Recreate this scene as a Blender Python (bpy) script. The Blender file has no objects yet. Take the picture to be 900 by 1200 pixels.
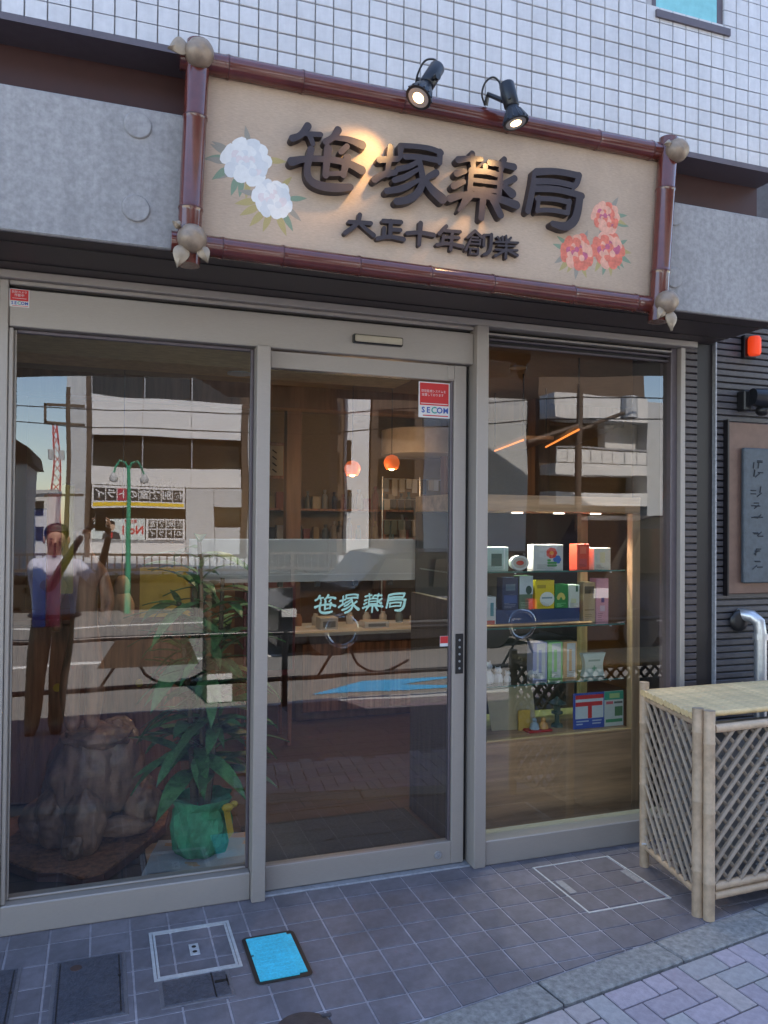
import bpy, bmesh, math, random
from math import radians, sin, cos, pi, hypot
from mathutils import Vector, Matrix, noise as mnoise
random.seed(7)
S = bpy.context.scene
COL = S.collection

# ---------------------------------------------------------------- camera
F_PX, YAW, PITCH, ROLL = 928.76, 0.342628, 0.0145, 0.008547
cam_d = bpy.data.cameras.new('camera')
cam_d.sensor_fit = 'HORIZONTAL'; cam_d.sensor_width = 36.0
cam_d.lens = 36.0 * F_PX / 900.0
cam_d.clip_start = 0.02; cam_d.clip_end = 600
cam = bpy.data.objects.new('camera', cam_d); COL.objects.link(cam)
fw = Vector((sin(YAW)*cos(PITCH), cos(YAW)*cos(PITCH), sin(PITCH)))
rt = Vector((cos(YAW), -sin(YAW), 0)); up = rt.cross(fw)
rt2 = cos(ROLL)*rt + sin(ROLL)*up; up2 = -sin(ROLL)*rt + cos(ROLL)*up
CAM = Vector((0, -3.06, 1.45))
mw = Matrix.Identity(4)
for i in range(3):
    mw[i][0] = rt2[i]; mw[i][1] = up2[i]; mw[i][2] = -fw[i]; mw[i][3] = CAM[i]
cam.matrix_world = mw
S.camera = cam

# ---------------------------------------------------------------- sky, sun, exposure
SUN_EL, SUN_AZ = radians(52), radians(8)          # the sun stands behind the shop, over its roof
w = bpy.data.worlds.new('World'); S.world = w; w.use_nodes = True
nt = w.node_tree; nt.nodes.clear()
sky = nt.nodes.new('ShaderNodeTexSky'); sky.sky_type = 'NISHITA'; sky.sun_disc = False
sky.sun_elevation = SUN_EL; sky.sun_rotation = SUN_AZ
sky.air_density = 1.0; sky.dust_density = 0.3; sky.ozone_density = 2.0
bg = nt.nodes.new('ShaderNodeBackground'); bg.inputs[1].default_value = 0.15
wo = nt.nodes.new('ShaderNodeOutputWorld')
nt.links.new(sky.outputs[0], bg.inputs[0]); nt.links.new(bg.outputs[0], wo.inputs[0])
sun_d = bpy.data.lights.new('sun', 'SUN'); sun_d.energy = 4.2; sun_d.angle = radians(0.5); sun_d.color = (1, .95, .87)
sun = bpy.data.objects.new('sun', sun_d); COL.objects.link(sun)
sdir = Vector((sin(SUN_AZ)*cos(SUN_EL), cos(SUN_AZ)*cos(SUN_EL), sin(SUN_EL)))
sun.rotation_euler = sdir.to_track_quat('Z', 'Y').to_euler(); sun.location = (0, 6, 12)
vs = S.view_settings; vs.view_transform = 'Standard'; vs.look = 'None'; vs.gamma = 1; vs.exposure = 2.05; vs.use_curve_mapping = False
vs.use_white_balance = True; vs.white_balance_temperature = 6950; vs.white_balance_tint = 13     # the camera's white balance for open shade
S.render.engine = 'CYCLES'; cy = S.cycles
cy.use_denoising = True
cy.max_bounces = 10; cy.transparent_max_bounces = 24; cy.glossy_bounces = 5; cy.transmission_bounces = 6; cy.diffuse_bounces = 4
cy.sample_clamp_indirect = 6; cy.caustics_reflective = False; cy.caustics_refractive = False

# ---------------------------------------------------------------- materials
def _n(t, kind): return t.nodes.new('ShaderNode' + kind)
def mat(name, col, rough=.6, metal=0, var=.12, scale=12, bump=0, bscale=None, stretch=None, rnd=0, spec=None, coat=0, col2=None, trans=0, dirt=0, streak=0):
    m = bpy.data.materials.new(name); m.use_nodes = True
    t = m.node_tree; b = t.nodes['Principled BSDF']
    b.inputs['Roughness'].default_value = rough; b.inputs['Metallic'].default_value = metal
    if spec is not None: b.inputs['Specular IOR Level'].default_value = spec
    if coat: b.inputs['Coat Weight'].default_value = coat; b.inputs['Coat Roughness'].default_value = .12
    if trans: b.inputs['Transmission Weight'].default_value = trans
    tc = _n(t, 'TexCoord'); mp = _n(t, 'Mapping')
    if stretch: mp.inputs['Scale'].default_value = stretch
    t.links.new(tc.outputs['Object'], mp.inputs[0])
    nz = _n(t, 'TexNoise'); nz.inputs['Scale'].default_value = scale; nz.inputs['Detail'].default_value = 6; nz.inputs['Roughness'].default_value = .62
    t.links.new(mp.outputs[0], nz.inputs['Vector'])
    mx = _n(t, 'Mix'); mx.data_type = 'RGBA'
    c1 = tuple(max(0, c*(1-var)) for c in col); c2 = tuple(c*(1+var) for c in (col2 or col))
    mx.inputs['A'].default_value = (*c1, 1); mx.inputs['B'].default_value = (*c2, 1)
    cr = _n(t, 'ValToRGB'); cr.color_ramp.elements[0].position = .32; cr.color_ramp.elements[1].position = .68
    t.links.new(nz.outputs['Fac'], cr.inputs[0]); t.links.new(cr.outputs[0], mx.inputs['Factor'])
    out = mx.outputs['Result']
    if rnd:
        oi = _n(t, 'ObjectInfo'); hs = _n(t, 'HueSaturation'); mr = _n(t, 'MapRange')
        mr.inputs[3].default_value = 1-rnd; mr.inputs[4].default_value = 1+rnd
        t.links.new(oi.outputs['Random'], mr.inputs[0]); t.links.new(mr.outputs[0], hs.inputs['Value']); t.links.new(out, hs.inputs['Color']); out = hs.outputs[0]
    for amt, sc3 in ((dirt, (1.6, 1.6, 1.6)), (streak, (9, 9, .5))):
        if amt:                                   # stains laid over neighbouring pieces alike
            gp = _n(t, 'NewGeometry'); m3 = _n(t, 'Mapping'); m3.inputs['Scale'].default_value = sc3; n3 = _n(t, 'TexNoise'); n3.inputs['Scale'].default_value = 2.2; n3.inputs['Detail'].default_value = 8; n3.inputs['Roughness'].default_value = .7
            t.links.new(gp.outputs['Position'], m3.inputs[0]); t.links.new(m3.outputs[0], n3.inputs['Vector'])
            r3 = _n(t, 'MapRange'); r3.inputs[1].default_value = .35; r3.inputs[2].default_value = .65; r3.inputs[3].default_value = 1-amt; r3.inputs[4].default_value = 1+amt*.25
            h3 = _n(t, 'HueSaturation'); t.links.new(n3.outputs['Fac'], r3.inputs[0]); t.links.new(r3.outputs[0], h3.inputs['Value']); t.links.new(out, h3.inputs['Color']); out = h3.outputs[0]
    t.links.new(out, b.inputs['Base Color'])
    rm = _n(t, 'MapRange'); rm.inputs[3].default_value = max(.02, rough*.85); rm.inputs[4].default_value = min(1, rough*1.2)
    t.links.new(nz.outputs['Fac'], rm.inputs[0]); t.links.new(rm.outputs[0], b.inputs['Roughness'])
    if bump:
        n2 = _n(t, 'TexNoise'); n2.inputs['Scale'].default_value = bscale or scale*4; n2.inputs['Detail'].default_value = 5
        t.links.new(mp.outputs[0], n2.inputs['Vector'])
        bp = _n(t, 'Bump'); bp.inputs['Strength'].default_value = bump; bp.inputs['Distance'].default_value = .004
        t.links.new(n2.outputs['Fac'], bp.inputs['Height']); t.links.new(bp.outputs[0], b.inputs['Normal'])
    return m
def wood(name, col, axis='x', rough=.5, contrast=.45, scale=3.0, ring=9, bump=.15, coat=0):
    st = {'x': (.7, 9, 9), 'y': (9, .7, 9), 'z': (9, 9, .7)}[axis]
    dark = tuple(c*(1-contrast) for c in col)
    m = mat(name, dark, rough, 0, .06, scale, bump, ring*3, st, 0, None, coat, tuple(c*(1+contrast*.35) for c in col))
    return m
def glow(name, col, power):
    m = bpy.data.materials.new(name); m.use_nodes = True; b = m.node_tree.nodes['Principled BSDF']
    b.inputs['Base Color'].default_value = (*col, 1); b.inputs['Emission Color'].default_value = (*col, 1); b.inputs['Emission Strength'].default_value = power
    return m
def glass(name, tint=(.93, .95, .94), ior=1.5, rough=0.0, frost=0, warp=0):
    m = bpy.data.materials.new(name); m.use_nodes = True; t = m.node_tree; t.nodes.clear()
    tr = _n(t, 'BsdfTransparent'); tr.inputs[0].default_value = (*tint, 1)
    gl = _n(t, 'BsdfGlossy'); gl.inputs['Roughness'].default_value = rough
    fr = _n(t, 'Fresnel'); fr.inputs[0].default_value = ior
    if warp:                                      # float glass is never quite flat
        tc = _n(t, 'TexCoord'); nw_ = _n(t, 'TexNoise'); nw_.inputs['Scale'].default_value = 2.4; nw_.inputs['Detail'].default_value = 1; bw = _n(t, 'Bump'); bw.inputs['Strength'].default_value = 1; bw.inputs['Distance'].default_value = warp
        t.links.new(tc.outputs['Object'], nw_.inputs['Vector']); t.links.new(nw_.outputs['Fac'], bw.inputs['Height']); t.links.new(bw.outputs[0], gl.inputs['Normal'])
    mx = _n(t, 'MixShader'); o = _n(t, 'OutputMaterial')
    # one mirror image per pane: the outer face stands for both surfaces, the inner one only transmits
    gm = _n(t, 'NewGeometry'); iv = _n(t, 'Math'); iv.operation = 'MULTIPLY_ADD'; iv.inputs[1].default_value = -2; iv.inputs[2].default_value = 2
    ml = _n(t, 'Math'); ml.operation = 'MULTIPLY'; ml.use_clamp = True
    t.links.new(gm.outputs['Backfacing'], iv.inputs[0]); t.links.new(iv.outputs[0], ml.inputs[0]); t.links.new(fr.outputs[0], ml.inputs[1])
    t.links.new(ml.outputs[0], mx.inputs[0]); t.links.new(gl.outputs[0], mx.inputs[2])
    src = tr.outputs[0]
    if frost:
        df = _n(t, 'BsdfTranslucent'); d2 = _n(t, 'BsdfDiffuse'); ad = _n(t, 'MixShader'); m2 = _n(t, 'MixShader')
        df.inputs[0].default_value = (.75, .78, .8, 1); d2.inputs[0].default_value = (.75, .78, .8, 1); ad.inputs[0].default_value = .5
        t.links.new(df.outputs[0], ad.inputs[1]); t.links.new(d2.outputs[0], ad.inputs[2])
        m2.inputs[0].default_value = frost; t.links.new(tr.outputs[0], m2.inputs[1]); t.links.new(ad.outputs[0], m2.inputs[2]); src = m2.outputs[0]
    t.links.new(src, mx.inputs[1]); t.links.new(mx.outputs[0], o.inputs[0])
    return m
def brickmat(name, c1, c2, mortar, scale, bw=.5, rh=.25, ms=.012, rough=.8, rot=0, off=.5):
    m = mat(name, c1, rough); t = m.node_tree; b = t.nodes['Principled BSDF']
    tc = _n(t, 'TexCoord'); mp = _n(t, 'Mapping'); mp.inputs['Rotation'].default_value = rot if isinstance(rot, tuple) else (0, 0, rot)
    br = _n(t, 'TexBrick'); br.inputs['Color1'].default_value = (*c1, 1); br.inputs['Color2'].default_value = (*c2, 1); br.inputs['Mortar'].default_value = (*mortar, 1)
    br.inputs['Scale'].default_value = scale; br.inputs['Brick Width'].default_value = bw; br.inputs['Row Height'].default_value = rh; br.inputs['Mortar Size'].default_value = ms; br.offset = off
    t.links.new(tc.outputs['Object'], mp.inputs[0]); t.links.new(mp.outputs[0], br.inputs['Vector']); t.links.new(br.outputs['Color'], b.inputs['Base Color'])
    return m

M = {}
M['frame'] = mat('bronze silver aluminium', (.385, .345, .315), .42, .2, .05, 60, .02, 300, (1, 1, 14))
M['dark_rebate'] = mat('dark rebate', (.012, .011, .012), .6)
M['pane'] = glass('shop glass', (.93, .95, .94), 1.68, warp=.0006)
M['clear'] = glass('clear shelf glass', (.80, .93, .90), 1.5)
M['shelf_edge'] = mat('green glass edge', (.05, .16, .14), .15)
M['white_tile'] = mat('white glazed wall tile', (.64, .64, .665), .22, 0, .05, 40, .05, 60, None, .05, coat=.3, dirt=.10, streak=.10)
M['joint_dark'] = mat('dark wall joint', (.41, .41, .43), .9)
M['fascia'] = mat('grey stone fascia', (.345, .34, .347), .75, 0, .18, 48, .2, 220, dirt=.14, streak=.12)
M['disc'] = mat('grey stone bolt cap', (.36, .355, .375), .5, 0, .16, 40, .1, 220)
M['recess'] = mat('dark red brown metal', (.05, .017, .016), .5, 0, .1, 20)
M['ledge'] = mat('plum grey metal', (.13, .11, .125), .4, .3, .08, 30)
M['soffit'] = mat('dark brown soffit', (.055, .042, .042), .5, 0, .15, 20, .05)
M['tube'] = mat('red brown bamboo tube', (.115, .026, .02), .16, 0, .18, 14, .03, 60, None, 0, coat=.7)
M['tube_node'] = mat('bamboo tube joint', (.07, .016, .014), .35)
M['board'] = mat('pale woven sign board', (.51, .385, .29), .7, 0, .10, 60, .35, 160, (1, 1, 6), dirt=.12)
M['letter'] = mat('dark plum lettering', (.036, .026, .031), .42, 0, .12, 40, .06)
M['fruit'] = mat('cast gold brown fruit', (.29, .22, .165), .42, .25, .2, 30, .12, 90)
M['leafcast'] = mat('cast pale leaf', (.34, .27, .2), .45, .2, .2, 40, .15, 120)
M['petal_w'] = mat('white petal paint', (.74, .74, .735), .7, 0, .06, 50)
M['petal_g'] = mat('blue grey petal paint', (.64, .655, .675), .7, 0, .06, 50)
M['petal_b'] = mat('blush petal paint', (.70, .63, .64), .7, 0, .06, 50)
M['pink1'] = mat('coral petal paint', (.70, .19, .13), .7, 0, .25, 45)
M['pink2'] = mat('pale pink petal paint', (.74, .38, .28), .7, 0, .2, 45)
M['pink3'] = mat('violet pink petal paint', (.50, .12, .20), .7, 0, .25, 45)
M['lf1'] = mat('green leaf paint', (.20, .28, .20), .7, 0, .3, 40)
M['lf2'] = mat('olive leaf paint', (.42, .34, .15), .7, 0, .3, 40)
M['lf3'] = mat('grey leaf paint', (.29, .27, .23), .7, 0, .3, 40)
M['black'] = mat('black plastic', (.014, .014, .016), .35, 0, .1, 30)
M['blackm'] = mat('black enamel', (.018, .02, .026), .3, .2, .1, 30)
M['bulb'] = glow('lit bulb', (1, .66, .32), 3)
M['ftile'] = mat('plum grey floor tile', (.18, .17, .195), .55, 0, .15, 30, .15, 220, None, .10, dirt=.3)
M['grout'] = mat('pale floor grout', (.46, .43, .46), .9, 0, .2, 25, dirt=.35)
M['iron'] = mat('dark blue grey iron', (.085, .09, .115), .5, .2, .28, 60, .9, 130)
M['iron_rim'] = mat('grey cover rim', (.17, .165, .185), .55, .2, .15, 60, .2)
M['steel'] = mat('stainless steel', (.60, .62, .65), .35, .75, .08, 60)
M['brightframe'] = mat('brushed pale steel', (.60, .62, .64), .5, .25, .12, 60)
M['dullsteel'] = mat('worn steel edge', (.36, .37, .40), .5, .3, .2, 60)
M['cyan'] = mat('bright blue plastic', (.05, .76, .95), .5, 0, .16, 120, .6, 160, dirt=.22)
M['kerb'] = mat('mossy concrete kerb', (.31, .30, .285), .9, 0, .34, 42, .9, 200, None, .08)
PAV = [mat('violet paver', (.40, .345, .385), .85, 0, .16, 40, .4, 200, None, .10), mat('grey paver', (.40, .38, .385), .85, 0, .16, 40, .4, 200, None, .10), mat('buff paver', (.42, .37, .365), .85, 0, .16, 40, .4, 200, None, .10)]
M['pavefar'] = brickmat('interlocking pavers', (.20, .155, .205), (.205, .2, .205), (.08, .07, .08), 1.0, .165, .08, .006)
M['sand'] = mat('paver sand joint', (.10, .09, .095), .95)
M['bamboo'] = mat('dry bamboo', (.52, .38, .26), .5, 0, .2, 22, .08, 60, None, .10)
M['bamboo_top'] = mat('pale bamboo slat', (.72, .53, .28), .5, 0, .16, 24, .08, 60, None, .10)
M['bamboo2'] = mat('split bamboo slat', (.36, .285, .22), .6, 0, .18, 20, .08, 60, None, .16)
M['bamboo_d'] = mat('darker bamboo slat', (.21, .165, .125), .6, 0, .25, 20, .08, 60, None, .2)  # darker tone for the slats of one direction
M['twine'] = mat('white plastic tie', (.6, .6, .62), .5)
M['rib'] = mat('dark ribbed wall tile', (.075, .062, .066), .4, 0, .16, 30, .1, 120)
M['ribn'] = mat('dark grey ribbed tile', (.088, .084, .094), .45, 0, .16, 30, .1, 120)
M['darkpanel'] = mat('near black panel', (.016, .013, .015), .4)
M['plaque'] = mat('brown bronze plate', (.17, .105, .085), .45, .3, .16, 14, .1)
M['slate'] = mat('slate name board', (.075, .095, .115), .5, 0, .18, 30, .2)
M['slate_d'] = mat('engraved dark lettering', (.022, .026, .032), .7)
M['redlamp'] = glow('red orange signal lens', (.85, .06, .012), .14)
M['white'] = mat('white paint', (.72, .72, .73), .5, 0, .04, 30)
M['offw'] = mat('off white enamel', (.56, .57, .57), .45, 0, .06, 30)
M['red'] = mat('red print', (.62, .03, .035), .5, 0, .05, 30)
M['blue'] = mat('blue print', (.03, .09, .40), .5, 0, .05, 30)
M['teal'] = mat('teal print', (.02, .36, .33), .5, 0, .05, 30)
M['mint'] = mat('pale green vinyl', (.40, .66, .54), .6, 0, .04, 30)
M['walnut'] = wood('walnut carving', (.38, .17, .095), 'z', .38, .6, 4, 12, .3)
M['root'] = mat('dark polished root wood', (.10, .052, .036), .5, 0, .5, 8, .5, 30, (1, 1, .4), 0, None, .25, (.30, .17, .115))
M['redwood'] = wood('red brown lacquered plinth', (.15, .055, .042), 'x', .3, .45, 3, 10, .1, .3)
M['oak'] = wood('light oak veneer', (.66, .375, .205), 'x', .45, .38, 2.2, 8, .08)
M['oakz'] = wood('light oak post', (.58, .35, .20), 'z', .45, .38, 2.2, 8, .08)
M['brownwood'] = wood('brown panel', (.20, .11, .065), 'z', .5, .4, 2.2, 8, .08)
M['ochre'] = mat('ochre plaster wall', (.30, .21, .11), .85, 0, .1, 18, .1, 160, (1, 1, 8))
M['ceil'] = mat('grey brown ceiling', (.22, .17, .115), .8)
M['shopfloor'] = brickmat('dark wood look floor', (.085, .058, .048), (.10, .07, .058), (.04, .03, .028), 1.0, .9, .15, .004, .45)
M['mat'] = mat('grey entrance mat', (.075, .075, .08), .95, 0, .25, 90, .8, 300)
M['leafg'] = mat('glossy deep green leaf', (.045, .14, .05), .42, 0, .4, 9, .1, 40, None, .30, None, 0, (.085, .22, .075))
M['stem'] = mat('brown cane stem', (.12, .09, .05), .7, 0, .3, 30, .4)
M['wrap'] = mat('green crepe wrap', (.06, .28, .13), .8, 0, .25, 9, .6, 30, None, 0, None, 0, (.07, .40, .22))
M['gold'] = mat('yellow ribbon', (.60, .42, .05), .45)
M['cloth'] = mat('grey white cloth', (.44, .44, .45), .85, 0, .06, 20, .3, 200)
M['bblue'] = mat('deep blue cloth', (.03, .05, .26), .8, 0, .15, 20, .2, 200)
M['bred'] = mat('crimson cloth', (.34, .02, .05), .8, 0, .15, 20, .2, 200)
M['byel'] = mat('mustard cloth', (.36, .27, .025), .8, 0, .15, 20, .2, 200)
M['asphalt'] = mat('pale worn asphalt', (.22, .215, .205), .9, 0, .12, 60, .4, 300)
M['line'] = mat('road paint', (.75, .75, .73), .7, 0, .08, 30)
M['bluepaint'] = mat('blue cycle mark paint', (.05, .38, .70), .7, 0, .08, 30)
M['concrete'] = mat('viaduct concrete', (.16, .145, .125), .9, 0, .15, 2, .2, 20)
M['bwhite'] = mat('white building panel', (.70, .70, .70), .6, 0, .04, 2)
M['bgrey'] = mat('pale grey building tile', (.48, .50, .52), .6, 0, .06, 3)
M['bbrown'] = mat('brown building', (.10, .07, .05), .7, 0, .15, 2)
M['bglass'] = mat('dark window glass', (.03, .028, .025), .12, 0, .2, 1)
M['skin'] = mat('skin', (.45, .27, .19), .55, 0, .06, 30)
M['shirt'] = mat('pale lavender shirt', (.58, .60, .72), .85, 0, .08, 18, .2)
M['trouser'] = mat('olive trousers', (.19, .155, .085), .85, 0, .12, 18, .2)
M['hair'] = mat('black hair', (.015, .012, .011), .5)
M['shoe'] = mat('dark shoe', (.02, .02, .022), .5)
M['lampgreen'] = mat('green lamp post paint', (.02, .34, .20), .4, 0, .06, 10)
M['chrome'] = mat('bright chrome', (.8, .8, .8), .12, 1, .03, 20)
M['redmetal'] = mat('red mast paint', (.6, .09, .09), .5)
M['reflector'] = glow('warm lamp reflector', (1, .33, .08), .16)
M['orangeshade'] = glow('lit orange shade', (.85, .15, .035), .16)
M['warmstrip'] = glow('warm strip light', (1, .28, .06), .35)
M['whitestrip'] = glow('white strip light', (1, .95, .85), 1.2)
M['acryl'] = glass('frosted acrylic', (.88, .9, .92), 1.49, .15, .72)

# ---------------------------------------------------------------- mesh helpers
WP = {}                                   # world position of every object
class MB:
    def __init__(s): s.v = []; s.f = []; s.m = []; s.cur = 0
    def add(s, vs, fs):
        o = len(s.v); s.v += [tuple(p) for p in vs]; s.f += [tuple(i+o for i in q) for q in fs]; s.m += [s.cur]*len(fs); return s
    def box(s, x0, x1, y0, y1, z0, z1):
        x0, x1 = min(x0, x1), max(x0, x1); y0, y1 = min(y0, y1), max(y0, y1); z0, z1 = min(z0, z1), max(z0, z1)
        return s.add([(x0,y0,z0),(x1,y0,z0),(x1,y1,z0),(x0,y1,z0),(x0,y0,z1),(x1,y0,z1),(x1,y1,z1),(x0,y1,z1)],
                     [(0,3,2,1),(4,5,6,7),(0,1,5,4),(1,2,6,5),(2,3,7,6),(3,0,4,7)])
    def bbox(s, x0, x1, y0, y1, z0, z1, b=.003):
        bm = bmesh.new(); bmesh.ops.create_cube(bm, size=1)
        for v in bm.verts: v.co = Vector(((x0+x1)/2+v.co.x*(x1-x0), (y0+y1)/2+v.co.y*(y1-y0), (z0+z1)/2+v.co.z*(z1-z0)))
        bmesh.ops.bevel(bm, geom=bm.edges[:], offset=b, segments=1, affect='EDGES')
        bm.verts.index_update(); s.add([v.co[:] for v in bm.verts], [[v.index for v in f.verts] for f in bm.faces]); bm.free(); return s
    def prism(s, poly, axis, a, b):
        """extrude a 2-D polygon (counter-clockwise) along an axis from a to b"""
        n = len(poly)
        def P(u, v, w): return {'x': (w, u, v), 'y': (u, w, v), 'z': (u, v, w)}[axis]
        vs_ = [P(u, v, a) for u, v in poly] + [P(u, v, b) for u, v in poly]
        return s.add(vs_, [tuple(range(n))[::-1], tuple(range(n, 2*n))] + [(i, (i+1) % n, n+(i+1) % n, n+i) for i in range(n)])
    def path(s, pts, r, seg=8, caps=True):
        pts = [Vector(p) for p in pts]; n = len(pts); rs = r if isinstance(r, (list, tuple)) else [r]*n
        ref = None; rings = []
        for i, p in enumerate(pts):
            d = (pts[min(i+1, n-1)] - pts[max(i-1, 0)]).normalized()
            if ref is None: ref = d.cross(Vector((0, 0, 1)) if abs(d.z) < .9 else Vector((1, 0, 0))).normalized()
            ref = (ref - d*ref.dot(d)).normalized(); b = d.cross(ref)
            rings.append([p + (ref*cos(2*pi*k/seg) + b*sin(2*pi*k/seg))*rs[i] for k in range(seg)])
        vs_ = [q for R in rings for q in R]; fs = []
        for i in range(n-1):
            for k in range(seg):
                k2 = (k+1) % seg; fs.append((i*seg+k, i*seg+k2, (i+1)*seg+k2, (i+1)*seg+k))
        if caps: fs += [tuple(range(seg))[::-1], tuple(range((n-1)*seg, n*seg))]
        return s.add(vs_, fs)
    def curve(s, pts, r, seg=8, n=5):
        """a tube along a smooth curve through the points"""
        P = [Vector(p) for p in pts]; P = [P[0]*2-P[1]] + P + [P[-1]*2-P[-2]]; out = []
        for i in range(1, len(P)-2):
            for k in range(n):
                t = k/n; a, b, c, d = P[i-1:i+3]
                out.append(.5*((2*b)+(c-a)*t+(2*a-5*b+4*c-d)*t*t+(3*b-a-3*c+d)*t**3))
        return s.path(out+[P[-2]], r, seg)
    def ball(s, c, r, seg=14, rings=8, disp=0, fr=6, squash=None):
        r = r if isinstance(r, (tuple, list)) else (r, r, r); vs_ = [(c[0], c[1], c[2]+r[2])]
        for i in range(1, rings):
            th = pi*i/rings
            for k in range(seg):
                ph = 2*pi*k/seg; n = Vector((sin(th)*cos(ph), sin(th)*sin(ph), cos(th))); q = 1.0
                if disp: q += disp*(mnoise.noise(n*fr + Vector(c)*3) + .5*mnoise.noise(n*fr*2.3 + Vector(c)*5))
                vs_.append((c[0]+n.x*r[0]*q, c[1]+n.y*r[1]*q, c[2]+n.z*r[2]*q))
        vs_.append((c[0], c[1], c[2]-r[2])); L = len(vs_)-1; fs = []
        for k in range(seg):
            k2 = (k+1) % seg; fs.append((0, 1+k, 1+k2)); fs.append((L, L-seg+k2, L-seg+k))
            for i in range(rings-2): a = 1+i*seg; fs.append((a+k, a+seg+k, a+seg+k2, a+k2))
        return s.add(vs_, fs)
    def lathe(s, prof, c, seg=20):
        vs_ = []; fs = []; n = len(prof)
        for r, z in prof:
            for k in range(seg): vs_.append((c[0]+r*cos(2*pi*k/seg), c[1]+r*sin(2*pi*k/seg), c[2]+z))
        for i in range(n-1):
            for k in range(seg): k2 = (k+1) % seg; fs.append((i*seg+k, i*seg+k2, (i+1)*seg+k2, (i+1)*seg+k))
        fs += [tuple(range(seg))[::-1], tuple(range((n-1)*seg, n*seg))]
        return s.add(vs_, fs)
    def disc_y(s, c, r, y0, y1, seg=24, bev=.0):
        poly = [(c[0]+r*cos(2*pi*k/seg), c[1]+r*sin(2*pi*k/seg)) for k in range(seg)]
        return s.prism(poly, 'y', y0, y1)
    def build(s, name, mats, parent=None, smooth=False, label=None, cat=None, group=None, kind=None, origin=None):
        mats = mats if isinstance(mats, (list, tuple)) else [mats]
        xs = [p[0] for p in s.v]; ys = [p[1] for p in s.v]; zs = [p[2] for p in s.v]
        o0 = Vector(origin) if origin else Vector(((min(xs)+max(xs))/2, (min(ys)+max(ys))/2, min(zs)))
        me = bpy.data.meshes.new(name); me.from_pydata([tuple(Vector(p)-o0) for p in s.v], [], s.f)
        for m in mats: me.materials.append(M[m] if isinstance(m, str) else m)
        bm = bmesh.new(); bm.from_mesh(me); bmesh.ops.recalc_face_normals(bm, faces=bm.faces[:])
        for i, f in enumerate(bm.faces): f.smooth = smooth; f.material_index = s.m[i] if len(mats) > 1 else 0
        if smooth:
            for e in bm.edges:
                if len(e.link_faces) == 2 and e.calc_face_angle(0) > radians(42): e.smooth = False
        bm.to_mesh(me); bm.free()
        return link(name, me, o0, parent, label, cat, group, kind)
def link(name, data, loc, parent=None, label=None, cat=None, group=None, kind=None, rot=None, scale=None):
    o = bpy.data.objects.new(name, data); COL.objects.link(o); loc = Vector(loc)
    if parent: o.parent = parent; o.location = loc - WP[parent.name]
    else: o.location = loc
    WP[o.name] = loc
    if rot is not None: o.rotation_euler = rot
    if scale is not None: o.scale = scale
    if label: o['label'] = label
    if cat: o['category'] = cat
    if group: o['group'] = group
    if kind: o['kind'] = kind
    return o
def thing(name, label, cat, loc, group=None, kind=None): return link(name, None, loc, None, label, cat, group, kind)
def text_mesh(body, size, mtl, extrude=0, bold=0, align='CENTER', spacing=1.0):
    c = bpy.data.curves.new('lettering', 'FONT'); c.body = body; c.size = size; c.extrude = extrude; c.offset = bold; c.align_x = align; c.align_y = 'CENTER'; c.space_character = spacing; c.resolution_u = 2
    t = bpy.data.objects.new('lettering_source', c); COL.objects.link(t)
    dg = bpy.context.evaluated_depsgraph_get(); dg.update()
    me = bpy.data.meshes.new_from_object(t.evaluated_get(dg)); bpy.data.objects.remove(t); bpy.data.curves.remove(c)
    me.materials.clear(); me.materials.append(M[mtl] if isinstance(mtl, str) else mtl)
    return me
def text(body, size, mtl, loc, parent, face='-y', name='lettering', bold=0, extrude=.0004, sx=1, rotz=0):
    me = text_mesh(body, size, mtl, extrude, bold)
    rot = {'-y': (pi/2, 0, 0), '+y': (pi/2, 0, pi), '+z': (0, 0, rotz)}[face]
    return link(name, me, loc, parent, rot=rot, scale=(sx, 1, 1))
def skin_mesh(name, pts, edges, radii, sub=2, root=0):
    me = bpy.data.meshes.new(name); me.from_pydata([tuple(p) for p in pts], edges, [])
    o = bpy.data.objects.new(name+'_source', me); COL.objects.link(o)
    sm = o.modifiers.new('skin', 'SKIN'); sm.use_smooth_shade = True; sm.branch_smoothing = .5
    for i, v in enumerate(me.skin_vertices[0].data):
        r = radii[i]; v.radius = (r, r) if not isinstance(r, tuple) else r; v.use_root = (i == root)
    ss = o.modifiers.new('sub', 'SUBSURF'); ss.levels = sub; ss.render_levels = sub
    dg = bpy.context.evaluated_depsgraph_get(); dg.update()
    out = bpy.data.meshes.new_from_object(o.evaluated_get(dg)); bpy.data.objects.remove(o); bpy.data.meshes.remove(me)
    out.name = name; out.polygons.foreach_set('use_smooth', [True]*len(out.polygons)); return out

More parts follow.
